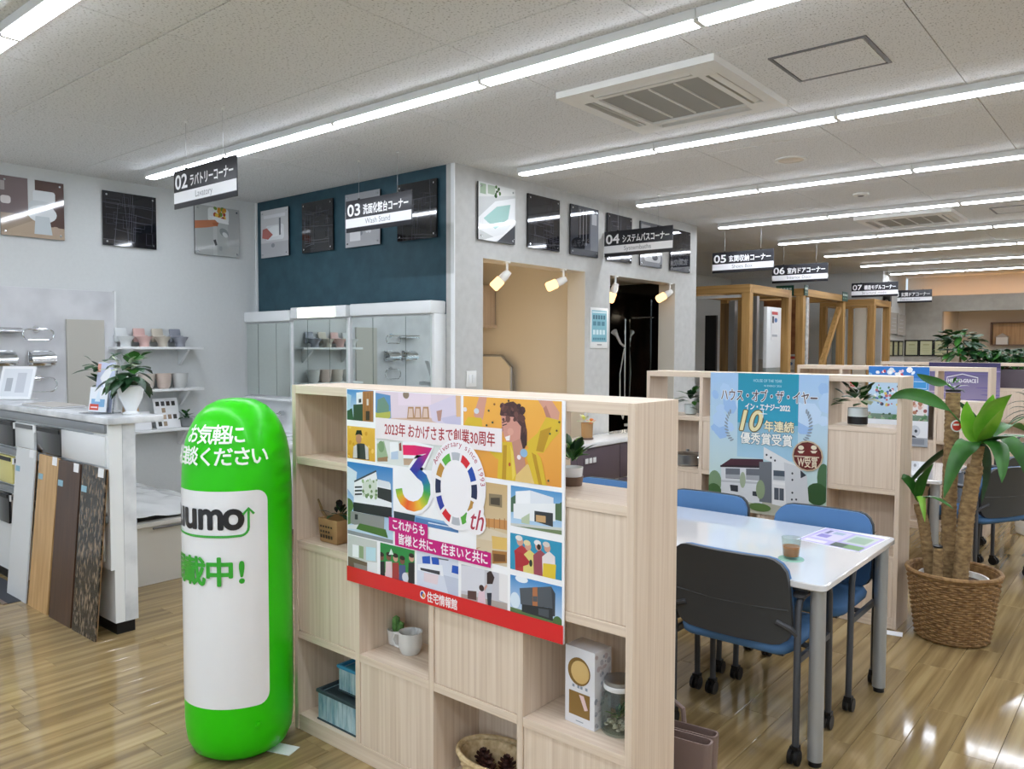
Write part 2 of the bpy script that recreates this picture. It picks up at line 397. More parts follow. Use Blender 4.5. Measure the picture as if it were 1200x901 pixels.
MB().box(-3.4, 4.2, -.03, .03, 0, .03).build('housing', 'white', cv); MB().box(-3.38, 4.18, -.025, .025, .03, .045).build('led_strip', 'cove', cv)
av = thing('alcove_light', 'warm strip light on the alcove ceiling', 'light', (-1.2, 17.15, 2.46))
MB().box(-2.0, -1.0, -.03, .03, .01, .04).build('housing', 'white', av); MB().box(-1.98, -1.02, -.025, .025, 0, .01).build('led_strip', 'cove_bright', av)

# ------------------------------------------------------------------ ceiling lights
lt = thing('ceiling_light', 'slim white LED line light fixed to the ceiling in a long row', 'ceiling light', group='line lights in the row over the shop entrance')
MB().box(-.6005, .6005, -.045, .045, .022, .065).build('housing', 'white', lt, bevel=.003)
MB().box(-.588, .588, -.036, .036, .012, .024).build('light_bar', 'tube', lt, bevel=.004)
for s in (-1, 1): MB().box(s*.5945-.006, s*.5945+.006, -.038, .038, .010, .026).build('end_cap', 'white_plastic', lt, bevel=.002)
first = True
ROWS = {0: 'row before the front bookcase', 1: 'long row reaching over sign 02', 2: 'row between the air conditioner and the round speaker', 3: 'row over sign 04', 4: 'row over the third bookcase', 5: 'row over the purple poster bookcase', 6: 'row over the planted cabinet', 7: 'row over the timber frame by sign 07', 8: 'row nearest the warm cove'}
for j in range(-2, 9):
    y = 1.30+1.77*j
    for i in range(-4, 4):
        x = -1.545+1.203*(i-.5)+1.203
        if x < -4 and j > 1: continue
        if y > 16: continue
        lb = 'slim LED line light in the '+ROWS.get(j, 'row over the shop entrance')
        seen = False
        for k in range(-6, 7):
            d = Vector((x+k*.1, y, CEIL-.05-CAM_H)); z = d.dot(_w)
            seen = seen or (z > .1 and abs(d.dot(_r)/z*FPX) < 604 and abs(d.dot(_u)/z*FPX) < 456)
        if first: lt.location = (x, y, CEIL-.065); first = False; lt['label'] = lb; o = lt
        else: o = dup(lt, (x, y, CEIL-.065), None, lb, 'line lights in the '+ROWS.get(j, 'row over the shop entrance'))
        o.name = 'ceiling_light' if seen else 'ceiling_light_offscreen'

def cassette(x, y, label):
    t = thing('ceiling_air_conditioner', label, 'air conditioner', (x, y, CEIL-.035), group='four-way ceiling air conditioners')
    f = MB()
    for a in range(4):
        M = Matrix.Rotation(a*math.pi/2, 4, 'Z'); f.box(-.465, .3995, .40, .465, 0, .035, M=M).box(-.335, .2995, .30, .335, 0, .03, M=M)
        f.box(-.3995, -.29, .3355, .3995, 0, .03, M=M).box(.29, .335, .3355, .3995, 0, .03, M=M)
    f.build('panel_frame', 'white_plastic', t, smooth=0)
    d_ = MB().box(-.415, .415, -.415, .415, .29, .30)
    for a in range(4): d_.box(-.415, .4045, .405, .415, .0355, .29, M=Matrix.Rotation(a*math.pi/2, 4, 'Z'))
    d_.build('outlet_duct', 'grille', t, smooth=0)
    for a in range(4):
        M = Matrix.Rotation(a*math.pi/2, 4, 'Z') @ Matrix.Translation((0, .366, .008)) @ Matrix.Rotation(R(28), 4, 'X')
        MB().box(-.285, .285, -.015, .015, -.003, .003, M=M).build('louver', 'white_plastic', t)
    g = MB().box(-.30, .30, -.30, .30, .012, .022)
    gr = g.build('intake_panel', 'grille', t, 'grey intake grille', smooth=0)
    b = MB()
    for k in range(-1, 2): b.box(k*.15-.004, k*.15+.004, -.27, .27, .004, .012)
    b.build('grille_rib', 'white_plastic', gr); return t
mat('grille', '9a9a95', .6, bump=.5, bscale=400)
cassette(-2.17, 4.0, 'white ceiling cassette air conditioner beside the square access hatch')
cassette(-2.17, 9.30, 'white ceiling cassette air conditioner above the table past the third bookcase')
def hatch(x, y, label):
    t = thing('access_hatch', label, 'hatch', (x, y, CEIL-.006))
    f = MB().box(-.225, .225, -.214, -.199, 0, .006).box(-.225, .225, .199, .214, 0, .006).box(-.225, -.21, -.199, .199, 0, .006).box(.21, .225, -.199, .199, 0, .006)
    f.build('frame', 'steel_dark', t, smooth=0); MB().box(-.204, .204, -.193, .193, .001, .006).build('hatch_board', 'ceil', t, smooth=0)
mat('steel_dark', '77787a', .4, .7)
hatch(-1.312, 3.98, 'square metal-edged access hatch in the ceiling beside the air conditioner')
hatch(-1.2, 9.3, 'square metal-edged access hatch above the table past the third bookcase')
t = thing('ceiling_speaker', 'round beige flush speaker in the ceiling past the air conditioner', 'speaker', (-2.2, 5.86, CEIL-.012))
MB().lathe([(.115, .012), (.115, .003), (.1, 0), (.09, .004)], 28, ring=True).build('ring', 'white_plastic', t); MB().lathe([(.092, .006), (.05, .001), (0, 0)], 28).build('cover', 'beige_panel', t, 'beige cover')
t = thing('smoke_sensor', 'small round white sensor on the ceiling between light rows', 'sensor', (-2.19, 7.54, CEIL-.02))
MB().lathe([(.07, .02), (.065, .005), (.05, 0)], 24).build('ring', 'white_plastic', t); MB().lathe([(.035, .003), (.02, -.006), (0, -.008)], 20).build('lens', 'steel_dark', t)

# ------------------------------------------------------------------ hanging signs
def sign(num, jp, en, x0, y, label, W=.73, zt=2.71, num_w=.145):
    t = thing('hanging_sign', label, 'sign', (x0, y, zt-.238), group='numbered corner signs hung from the ceiling')
    MB().box(0, W, 0, .008, 0, .238).build('board', 'sign_black', t, bevel=.001)
    a = Art(); a.rect(0, .033, W, .102, 'f2f2f4'); a.rect(0, .031, W, .034, '77777a')
    if num: a.text(num, .022, .122, 'f6f6f6', w=num_w, h=.088*.86/.72, bold=.022)
    a.text(jp, .205, .128, 'f3f3f3', w=W-.205-.035, h=.068, bold=.022)
    a.text(en, W/2, .05, '8a8a8e', h=.05, align='c')
    a.build('lettering', 'print', t, lambda u, v, d: (u, -.0006-d, v), label='white lettering and band')
    b = Art(); b.rect(0, .033, W, .102, 'f2f2f4'); b.build('back_band', 'print', t, lambda u, v, d: (W-u, .0086+d, v))
    for k in (.15, .58):
        MB().cyl((k, .004, .235), (k, .004, CEIL-zt+.238), .0011, n=6).build('hanging_wire', 'steel', t)
        MB().cyl((k, .004, CEIL-zt+.228), (k, .004, CEIL-zt+.238), .009, n=10).build('ceiling_anchor', 'white_plastic', t)
        MB().box(k-.006, k+.006, -.002, .010, .228, .246).build('clip', 'black', t)
mat('sign_black', '232328', .35)
sign('02', 'ラバトリーコーナー', 'Lavatory', -4.90, 2.52, 'hanging black sign 02 for the lavatory corner')
sign('03', '洗面化粧台コーナー', 'Wash Stand', -4.87, 3.86, 'hanging black sign 03 before the blue wall')
sign('04', 'システムバスコーナー', 'Systembaths', -4.20, 6.42, 'hanging black sign 04 beside the plaster wall')
sign('05', '玄関収納コーナー', 'Shoes Box', -4.13, 8.60, 'hanging black sign 05 just past the plaster wall')
sign('06', '室内ドアコーナー', 'Interior Door', -4.13, 10.40, 'hanging black sign 06 over the timber frames')
sign('07', '構造モデルコーナー', 'Structural model', -4.18, 14.0, 'hanging black sign 07 at the end of the timber frames')
sign('08', '玄関ドアコーナー', 'Entrance door', -4.14, 16.2, 'hanging black sign 08 before the grey back wall')

# ------------------------------------------------------------------ photo panels on the walls
def photo(loc, rz, draw, label, group, S=.45):
    t = thing('photo_panel', label, 'picture', loc, rz, group)
    MB().box(0, S, -.012, 0, 0, S).build('acrylic_plate', 'black', t, bevel=.001)
    a = Art(.00008); draw(a, S); a.build('photo_print', 'print_gloss', t, lambda u, v, d: (u, -.0125-d, v))
    for u in (.03, S-.03):
        for v in (.03, S-.03): MB().cyl((u, .012, v), (u, -.017, v), .008, n=12).build('standoff_bolt', 'chrome', t)
    return t
def d_map(seed, bgc='18181d', lc='4b4b55'):
    def f(a, S):
        g = random.Random(seed); a.rect(0, 0, S, S, bgc)
        xs = sorted(g.uniform(.02, .98)*S for _ in range(7)); ys = sorted(g.uniform(.02, .98)*S for _ in range(7))
        for x in xs: y0 = g.choice([0]+ys[:3]); y1 = g.choice([S]+ys[4:]); sl = g.uniform(-.04, .04); a.path([(x, y0), (min(S, max(0, x+sl)), y1)], .004, lc)
        for y in ys: x0 = g.choice([0]+xs[:3]); x1 = g.choice([S]+xs[4:]); sl = g.uniform(-.03, .03); a.path([(x0, y), (x1, min(S, max(0, y+sl)))], .004, lc)
        for k in range(9):
            x, y = g.uniform(.05, .8)*S, g.uniform(.05, .8)*S; w, h = g.uniform(.04, .12), g.uniform(.03, .1)
            w = min(w, S-x-.01); h = min(h, S-y-.01)
            a.path([(x, y), (x+w, y), (x+w, y+h), (x, y+h), (x, y)], .0028, lc)
    return f
def d_toilet(a, S):
    a.rect(0, 0, S, S, '77696a'); a.rect(0, 0, S, .17, 'a08f7d'); a.poly([(0, .02), (.22, .13), (S, .10), (S, 0), (0, 0)], 'b3a08c'); a.poly([(.24, .1), (S, .09), (S, S), (.24, S)], '5b4642')
    a.rect(.19, .24, .24, S, 'd5d7d8'); a.rrect(.225, .27, .385, .37, .02, 'e1e6ea'); a.rrect(.19, .16, .37, .29, .05, 'd4dade'); a.ell(.29, .19, .105, .07, 'e8edf0'); a.poly([(.23, .03), (.36, .03), (.34, .17), (.24, .17)], 'ccd5da')
    a.rrect(.36, .03, .41, .10, .02, 'b4a08f'); a.rrect(.0, .24, .07, .30, .02, 'd8d3d2'); a.rect(.0, .34, .03, .41, 'a9a2a2')
def d_hand(a, S):
    a.rect(0, 0, S, S, 'b3b6b4'); a.rect(.18, 0, .22, S, 'c2c5c3'); a.rect(.33, .1, S, S, 'a7a9a8')
    a.rrect(.13, .31, .34, .44, .03, 'dfe2e0'); a.scatter(.2, .34, .31, .44, ['c88a2d', '6a8a35', 'a33d28', 'dfb94a'], 34, .018, 3); a.poly([(.14, .36), (.2, .31), (.34, .3), (.33, .34), (.2, .36)], 'e9ebea')
    a.poly([(0, .23), (0, .30), (.10, .315), (.20, .33), (.235, .30), (.22, .275), (.12, .25)], 'bf7d5c'); a.poly([(.17, .30), (.235, .31), (.225, .27), (.18, .28)], 'b06d4d')
    a.ell(.29, .22, .05, .035, '8d9392', rot=-.6); a.ell(.30, .20, .03, .02, 'd6dad9', rot=-.6); a.poly([(.18, .14), (.205, .15), (.22, .1), (.2, .09)], '3a3d40'); a.rrect(.24, .05, .27, .09, .01, '9b9f9f')
def d_wash(seed, dark=False):
    def f(a, S):
        g = random.Random(seed); a.rect(0, 0, S, S, 'c9c9cb'); a.rect(0, 0, S, .14, 'b4b4b8'); a.rrect(.08, .16, .38, .30, .03, 'dfe1e3'); a.ell(.23, .24, .12, .05, 'eef0f1')
        a.rect(.30, .2, .33, .36, '70747a'); a.poly([(.02, .19), (.12, .17), (.2, .21), (.1, .28), (.03, .27)], 'b56a63'); a.ell(.2, .11, .03, .02, '8c9096'); a.rect(.05, .37, S-.05, .40, 'dcdce0')
        if dark: a.rect(0, .3, S, S, '9c9ea2'); a.rect(.06, .05, .2, .2, 'e5e5e7'); a.scatter(.22, .1, .42, .4, ['2d2f33', 'dadcdf', '7d7f84'], 30, .02, seed)
    return f
def d_bath(a, S):
    a.rect(0, 0, S, S, 'c9cccb'); a.poly([(0, .33), (S, .40), (S, S), (0, S)], 'dadcd9'); a.rect(.02, .36, .09, .44, '9fb39a'); a.rect(.11, .37, .2, .44, 'a9b9a3'); a.scatter(.2, .36, .26, .44, ['2f4a2c', '56764b'], 14, .014, 5)
    a.poly([(.0, .17), (.2, .32), (S, .38), (S, .2), (.25, .02), (0, .08)], 'e8eaea'); a.poly([(.06, .17), (.22, .28), (.39, .32), (.36, .2), (.2, .1)], '9fc4bd'); a.poly([(.05, .0), (.2, 0), (S, .1), (S, .2), (.3, .07)], 'f2f3f3'); a.poly([(.22, 0), (S, 0), (S, .16)], '4a4d52')
def d_room(a, S):
    a.rect(0, 0, S, S, '5c5f66'); a.rect(.0, 0, .12, S, '43464d'); a.rect(.12, .12, .3, .4, '24262c')
    for x in (.15, .2, .25): a.path([(x, .1), (x, .42)], .006, 'b9bcc2')
    a.rect(.32, .05, S, .42, '7b7f86'); a.ell(.12, .09, .11, .07, '202228'); a.rect(0, 0, S, .06, '4c4f55'); a.rect(.34, .3, .42, .4, 'b7babf')
def d_tub(a, S):
    a.rect(0, 0, S, S, '8f9196'); a.rect(0, .2, S, S, '6d7076'); a.rrect(.08, .05, .42, .2, .04, 'd9dbdd'); a.rect(.02, .24, .2, .42, 'a4a6ab'); a.ell(.3, .1, .06, .03, '5c5f66')
HW = R(90)
photo((XL+.012, 2.16, 2.45), HW, d_toilet, 'glossy photo panel of a white toilet on the white wall', 'photo panels')
photo((XL+.012, 2.91, 2.45), HW, d_map(11), 'glossy black map panel on the white wall beside the blue one', 'photo panels')
photo((XL+.012, 3.715, 2.45), HW, d_hand, 'glossy photo panel of a hand rinsing food under a tap', 'photo panels')
for x, d, lb in ((-6.775, d_wash(2), 'photo panel of a wash basin, nearest the corner on the blue wall'), (-6.115, d_map(4, '17181d', '55565e'), 'black map panel between two basin photos on the blue wall'),
                 (-5.49, d_wash(6, True), 'grey photo panel behind sign 03 on the blue wall'), (-4.83, d_map(9, '16171b', '5a5a62'), 'black map panel at the outer end of the blue wall')):
    photo((x, YB-.012, 2.455), 0, d, lb, 'photo panels')
for y, d, lb in ((4.61, d_bath, 'photo panel of a white bathtub on the plaster wall'), (5.23, d_map(21), 'black map panel beside the bathtub photo on the plaster wall'), (5.845, d_room, 'dark bathroom photo panel above the first bath opening'),
                 (6.45, d_map(23, '22232a', '6c6d76'), 'black map panel behind sign 04'), (7.065, d_tub, 'pale tub photo panel above the second bath opening'), (7.705, d_map(25), 'black map panel at the far end of the plaster wall')):
    photo((XW+.012, y, 2.45), HW, d, lb, 'photo panels')
# ------------------------------------------------------------------ left wall: accessories board, shelves
bd = thing('display_board', 'pale marbled accessories board fixed to the white wall', 'display board', (XL+.001, 2.4, 0))
MB().box(0, .025, -.75, .585, .55, 2.06).build('panel', 'marble_panel', bd, bevel=.002, smooth=0)
MB().box(.0, .03, .585, .6, .55, 2.065).build('edge_strip', 'white', bd, smooth=0)
mat('door_grey', 'b9b6ad', .4)
sp = MB().box(0, .02, 0, .295, 0, .72).build('door_sample', 'door_grey', None, bevel=.002, smooth=0); sp.location = (XL+.026, 2.60, 1.10)
tag(sp, 'plain warm-grey sample panel leaning on the accessories board', 'sample panel')
def towel_ring(px, py, w, h, label):
    p = at(px, py, 'x', XL+.075); t = thing('towel_ring', label, 'towel ring', (XL+.026, p.y, p.z), group='chrome fittings on the board')
    pts = []; r = min(w, h)/2*.9
    for cy, cz, a in ((w/2-r, -h/2+r, -90), (w/2-r, h/2-r, 0), (-w/2+r, h/2-r, 90), (-w/2+r, -h/2+r, 180)):
        pts += [(.05, cy+r*math.cos(R(a+k)), cz+r*math.sin(R(a+k))) for k in range(0, 91, 30)]
    MB().tube(pts+[pts[0]], .006, 8, caps=False).build('ring', 'chrome', t)
    MB().cyl((0, 0, h/2), (.052, 0, h/2), .012, n=12).cyl((0, 0, h/2), (.006, 0, h/2), .026, n=16).build('mount', 'chrome', t)
towel_ring(45, 392, .22, .085, 'chrome towel ring above the paper holder on the accessories board')
towel_ring(48, 451, .23, .11, 'chrome towel ring below the paper holder on the accessories board')
def holder(px, py, label):
    p = at(px, py, 'x', XL+.09); t = thing('paper_holder', label, 'paper holder', (XL+.026, p.y, p.z), group='chrome fittings on the board')
    rows = [[(.015+.1*math.sin(a), y, -.02+.075*math.cos(a)) for y in (-.085, .085)] for a in [k*R(100)/8 for k in range(9)]]
    m_ = MB().grid(rows); m_.build('cover', 'chrome', t)
    MB().box(0, .015, -.085, .085, -.06, .06).build('back_plate', 'chrome', t, bevel=.003); MB().box(.0, .09, -.085, -.078, -.05, -.03).box(0, .09, .078, .085, -.05, -.03).build('arm', 'chrome', t)
holder(50, 420, 'chrome toilet paper holder between two towel rings'); holder(4, 420, 'chrome toilet paper holder below the chrome rail shelf')
p = at(4, 389, 'x', XL+.08); t = thing('wall_shelf', 'small chrome rail shelf near the top of the accessories board', 'shelf', (XL+.026, p.y, p.z), group='chrome fittings on the board')
MB().box(0, .1, -.12, .12, 0, .012).build('plate', 'chrome', t, bevel=.002); MB().tube([(.0, -.11, .03), (.1, -.11, .03), (.1, .11, .03), (0, .11, .03)], .005, 8).build('rail', 'chrome', t)

for z, y0, y1, lb in ((1.60, 2.93, 3.69, 'white wall shelf carrying four miniature toilets'), (1.235, 2.93, 3.69, 'white wall shelf carrying small sample bowls'), (.885, 2.80, 3.67, 'white wall shelf carrying swatch boards')):
    t = thing('wall_shelf', lb, 'shelf', (XL, 0, z), group='white shelves on the white wall')
    MB().box(0, .20, y0, y1, -.022, 0).build('shelf_board', 'white', t, bevel=.002)
    for yy in (y0+.12, y1-.14): MB().extr([(0, yy, -.022), (.17, yy, -.022), (.17, yy, -.035), (.02, yy, -.16), (0, yy, -.16)], (0, .02, 0)).build('bracket', 'white', t)
def mini_toilet(y, z, col, label):
    mn = 'mini_'+col; mat(mn, col, .3, coat=.2)
    t = thing('miniature_toilet', label, 'toilet model', (XL+.10, y, z), R(-90), 'miniature toilets on the shelf')      # local +y... faces the room
    MB().lathe([(.045, 0), (.043, .03), (.05, .05), (.068, .075), (.07, .082), (.058, .082), (.05, .06), (0, .055)], 20, (0, .03, 0), .9, 1.1).build('bowl', mn, t)
    MB().lathe([(.072, .082), (.074, .088), (.055, .09), (.052, .083)], 20, (0, .03, 0), .9, 1.1, ring=True).build('seat', mn, t)
    M = Matrix.Translation((0, -.045, .088)) @ Matrix.Rotation(R(14), 4, 'X')
    MB().box(-.05, .05, -.02, .0, 0, .075, M=M).build('raised_lid', mn, t, bevel=.008); MB().box(-.06, .06, -.065, -.02, .04, .10).build('tank', mn, t, bevel=.008)
for y, c, n in ((3.03, 'd9dcdc', 'white'), (3.185, 'd8b4ae', 'pink'), (3.345, 'c4bcae', 'beige'), (3.505, '8f929c', 'slate grey')):
    mini_toilet(y, 1.60, c, '%s miniature toilet on the upper wall shelf' % n)
def bowl(y, z, col, label):
    mn = 'bowl_'+col
    if mn not in MAT: mat(mn, col, .35, coat=.2)
    t = thing('sample_bowl', label, 'bowl', (XL+.11, y, z), 0, 'small bowls on the middle shelf')
    MB().lathe([(.04, 0), (.055, .02), (.066, .10), (.068, .125)], 22).build('cup', mn, t); MB().lathe([(.062, .125), (.07, .125), (.07, .132), (.062, .132), (.05, .04), (0, .03)], 22).build('rim', mn, t)
for y, c, n in ((3.06, 'dcdedc', 'white bowl nearest the potted arrangement'), (3.21, 'c9c0b4', 'beige bowl'), (3.36, 'cdbbb0', 'pinkish bowl'), (3.51, 'c6c7c5', 'pale grey bowl')):
    bowl(y, 1.235, c, n+' on the middle wall shelf')
def swatch_board(y, w, h, z, cols, label, brown=False):
    t = thing('swatch_board', label, 'sample board', (XL+.13, y, z), HW, 'swatch boards on the lower shelf')
    M = Matrix.Rotation(R(-16), 4, 'X'); MB().box(0, w, -.006, 0, 0, h, M=M).build('board', 'paper', t, bevel=.001)
    for r_, row in enumerate(cols):
        for c_, cc in enumerate(row):
            if cc is None: continue
            mn = 'sw_'+cc
            if mn not in MAT: mat(mn, cc, .4)
            MB().box(.02+c_*(w-.03)/4, .02+c_*(w-.03)/4+.03, -.010, -.006, h-.07-r_*.06, h-.03-r_*.06, M=M).build('swatch', mn, t)
swatch_board(3.28, .22, .27, .886, [['33302f', '4b4a4d', '3d2f28', '2e2c2b'], [None, 'a8927a', None, None], [None, 'b3a08b', '8f7a66', '37312d'], ['3a3430', '9a8974', None, None]], 'white swatch board with a grid of dark colour chips')
swatch_board(2.98, .26, .16, .886, [['c9b58e', 'a98a52', 'd6c6a0', 'b79a68']], 'low white board with a row of wood chips')
def leafy(parent, c, n, ln, wd, spread, mats, seed, up=.5, names='leaf', droop=.3):
    """n single leaves growing from point c"""
    g = random.Random(seed)
    for k in range(n):
        a = g.uniform(0, 2*math.pi); el = g.uniform(up-.5, up+.6); L = ln*g.uniform(.7, 1.2); W = wd*g.uniform(.8, 1.2)
        d = Vector((math.cos(a)*math.cos(el), math.sin(a)*math.cos(el), math.sin(el))); sd = Vector((-math.sin(a), math.cos(a), 0)); nm = d.cross(sd)
        b = Vector(c)+d*spread*g.uniform(0, .9)+Vector((g.uniform(-.2, .2), g.uniform(-.2, .2), g.uniform(-.1, .3)))*spread
        rows = []
        for i, w in enumerate((.08, .7, 1, .75, .05)):
            q = b+d*L*i/4+Vector((0, 0, -droop*L*(i/4)**2)); rows.append([q-sd*W*w/2, q+nm*W*.10*w, q+sd*W*w/2])
        MB().grid(rows).build(names, g.choice(mats), parent, recalc=False)
p = thing('potted_plant', 'tiny leafy plant in a grey pot at the end of the lower wall shelf', 'plant', (XL+.11, 3.56, .885)); 
mat('pot_grey', '8a8d8f', .6); MB().lathe([(.04, 0), (.05, .01), (.055, .075), (.048, .075), (.045, .06), (0, .06)], 18).build('pot', 'pot_grey', p); leafy(p, (0, 0, .08), 22, .08, .03, .05, ['leaf_dark', 'leaf_dark', 'leaf'], 5)

# ------------------------------------------------------------------ sample counter
cn = thing('sample_counter', 'white display counter faced with cabinet door samples', 'counter', (-5.4, 2.0, 0))
cn.location = (0, 0, 0)
MB().box(-6.6, -4.45, 1.92, 2.02, 0, .07).build('plinth', 'black', cn, smooth=0)
MB().box(-6.6, -4.452, 1.906, 2.02, .07, 1.175).build('body', 'white', cn, smooth=0)
MB().box(-4.452, -4.43, 1.906, 1.958, .07, 1.175).build('end_panel', 'white', cn, smooth=0)
MB().box(-4.452, -4.428, 1.959, 2.03, .07, 1.175).build('end_panel', 'marble_top', cn, 'grey woodgrain end panel', smooth=0)
MB().box(-4.62, -4.428, 1.886, 1.905, .37, 1.175).build('corner_filler', 'white', cn, smooth=0)
MB().box(-6.6, -4.40, 1.872, 2.18, 1.176, 1.212).build('worktop', 'marble_top', cn, bevel=.003)
MB().box(-6.6, -4.63, 1.9, 1.9059, .37, 1.175).build('sample_backing', 'white', cn, smooth=0)
def cface(pts, name, mt, depth, lab=None):
    q = [at(x, y, 'y', 1.885) for x, y in pts]; x0 = min(a.x for a in q); x1 = max(a.x for a in q)
    z0 = min(a.z for a in q); z1 = max(a.z for a in q); return (x0, x1, z0, z1)
xr = -4.45
for z0, z1 in ((1.125, 1.172), (.885, .925), (.63, .67)): MB().box(-6.6, xr, 1.872, 1.9, z0, z1).build('grey_rail', 'rail_grey', cn, 'grey finger-pull rail', bevel=.002)
for nm, c, rg in (('d_black', '121316', .1), ('d_white', 'dfe2e2', .2), ('d_yellow', 'ded48a', .4), ('d_beige', 'b4afa8', .4), ('d_navy', '141a33', .1), ('d_brown', '6d5648', .4), ('d_pale', 'e0e2e4', .1), ('d_dark', '2a2a2c', .2)): mat(nm, c, rg, coat=.3 if rg < .15 else 0)
pan = []
for row, (z0, z1) in enumerate(((.93, 1.12), (.675, .88), (.40, .625))):
    xs = ((-6.15, -5.84), (-5.80, -5.48), (-5.44, -5.06), (-5.05, -4.46)) if row == 0 else ((-6.16, -5.87), (-5.83, -5.53), (-5.38, -4.99), (-4.98, -4.46)) if row == 1 else ((-6.2, -5.95), (-5.9, -5.6), (-5.5, -5.1), (-5.05, -4.5))
    ms = (('d_dark', 'd_white', 'd_black', 'd_pale'), ('d_yellow', 'd_beige', 'd_navy', 'd_pale'), ('d_black', 'd_brown', 'd_white', 'd_pale'))[row]
    for (a, b), mt in zip(xs, ms):
        o = MB().box(a, b, 1.878, 1.8999, z0+.01, z1-.012).build('door_sample', mt, cn, bevel=.002)
        if mt != 'd_pale':
            MB().box(a+.02, b-.02, 1.872, 1.879, z1-.045, z1-.02).build('handle', 'black' if mt != 'd_white' else 'steel_dark', o)
            MB().box(a-.03, a-.005, 1.876, 1.8995, z1-.06, z1-.02).build('name_tag', 'paper', o)
mat('sb_white', 'dadcdd', .35); noisy('sb_oak', 'b88f5c', 'd3ae7b', (30, 30, 1.5), .4); noisy('sb_walnut', '3b271c', '553a2a', (30, 30, 1.5), .35); noisy('sb_burl', '17120f', '8a7763', (55, 55, 22), .25, 8, .47, .68, coat=.2)
mat('sb_edge', '8b6a45', .7)
for mt, b0, b1, t0, t1, lb in (('sb_white', 8, 30.5, (20, 524), (41.5, 528), 'tall white floor sample board leaning on the counter'), ('sb_oak', 32, 55, (45, 531), (69, 538), 'tall light oak sample board leaning on the counter'),
                               ('sb_walnut', 56.5, 82.5, (69.5, 539), (94.5, 545), 'tall dark walnut sample board leaning on the counter'), ('sb_burl', 83, 111, (95, 545), (124, 549.5), 'tall dark mottled sample board leaning at the counter end')):
    yb = 1.79; B0 = at(b0, 693, 'y', yb); B1 = at(b1, 752, 'y', yb); T0 = at(*t0, 'y', 1.862); T1 = at(*t1, 'y', 1.862); zt = (T0.z+T1.z)/2
    wd = .30; xc = (B0.x+B1.x)/2; tx = (T0.x+T1.x)/2; wd = min(B1.x-B0.x, .325)
    t = thing('sample_board', lb, 'sample board', (0, 0, 0), group='sample boards leaning on the counter')
    q = [(B1.x-wd, yb, 0), (B1.x, yb, 0), (T1.x, 1.862, zt), (T1.x-wd, 1.862, zt)]
    MB().extr(q, (0, .009, 0), 0).build('board', mt, t, smooth=0)
    ed = MB().extr([(x, y+.0091, z) for x, y, z in q], (0, .004, 0)); ed.build('backing', 'sb_edge', t, smooth=0)
    f = .93; s = lambda u, h: (q[0][0]+(q[3][0]-q[0][0])*h+u, yb+(1.862-yb)*h-.0008, zt*h)
    for u, h, w, hh, c in ((wd-.09, .95, .07, .05, 'paper'), (.01, .84, .07, .035, 'sticker_blue')):
        a = s(u, h); b = s(u+w, h); c_ = s(u+w, h+hh/zt); d_ = s(u, h+hh/zt); MB().extr([a, b, c_, d_], (0, -.0006, 0)).build('sticker', c, t)
mat('sticker_blue', '8fb7c9', .5)
t = thing('floor_mat', 'dark grey mat with a brown edge in front of the counter', 'mat', (0, 0, 0)); MB().box(-6.6, -5.50, 1.715, 1.885, 0, .004).build('mat', 'rail_grey', t); mat('mat_dark', '3c3e44', .9); KIDS(t)[0].data.materials[0] = MAT['mat_dark']; MB().box(-6.6, -5.50, 1.69, 1.7145, 0, .006).build('edge_strip', 'd_brown', t)
# things on the counter
def leaflet_stack(x, y, w, d, z, n, label, rz=0):
    t = thing('leaflet_stack', label, 'leaflets', (x, y, z), rz)
    for k in range(n): MB().box(-w/2+.004*(k % 3), w/2+.004*(k % 3), -d/2-.003*(k % 2), d/2-.003*(k % 2), k*.003, k*.003+.0025).build('leaflet', ('paper', 'd_beige', 'paper')[k % 3], t)
leaflet_stack(-5.55, 2.02, .5, .2, 1.2125, 5, 'spread stack of leaflets lying on the white counter')
t = thing('menu_stand', 'white sloping board on the counter beside the wall fittings', 'stand', (-6.46, 2.09, 1.2125), R(35)); M = Matrix.Rotation(R(-18), 4, 'X')
MB().box(-.13, .13, -.01, .0, 0, .25, M=M).build('board', 'paper', t); a = Art(); a.rect(.02, .02, .24, .23, 'dfe2e6'); a.rect(.05, .06, .1, .16, 'aeb2b8'); a.rect(.13, .05, .2, .2, 'c7cad0')
a.build('sheet', 'print', t, lambda u, v, d: tuple(M @ Vector((u-.13, -.0105-d, v)))); MB().box(-.12, .12, .0, .09, 0, .006).build('foot', 'paper', t)
t = thing('leaflet_stand', 'clear leaflet stand holding blue and lavender brochures', 'stand', (-4.78, 1.99, 1.2125), R(12))
M = Matrix.Rotation(R(-8), 4, 'X'); MB().box(-.09, .09, -.07, .07, 0, .005).build('base', 'acrylic', t); MB().box(-.085, .085, .02, .025, 0, .28, M=M).build('back_plate', 'acrylic', t)
mat('acrylic', 'dfe9f2', .05, trans=.85, alpha=.6)
for k, (dy, h, c1, c2) in enumerate(((.012, .30, 'c6cde6', 'dfe4f2'), (-.02, .15, 'e8edf3', '7fb0d8'))):
    o = MB().box(-.08, .08, dy, dy+.004, .006, h, M=M).build('brochure', 'paper', t); a = Art(); a.rect(0, 0, .16, h-.006, c1); a.rect(.02, .03, .14, h*.5, c2)
    if k == 0: a.poly([(.03, .2), (.08, .14), (.13, .24), (.1, .28)], 'f2f3f7'); a.rect(.0, .235, .03, .285, 'e0a08f')
    else: a.rect(.01, .01, .09, .045, 'd4472f'); a.rect(.02, .022, .08, .03, 'f7e8e4'); a.poly([(.05, .06), (.08, .13), (.1, .06)], 'dbe8f2')
    a.build('cover_print', 'print', o, lambda u, v, d, dy=dy: tuple(M @ Vector((u-.08, dy-.0006-d, v+.006))))
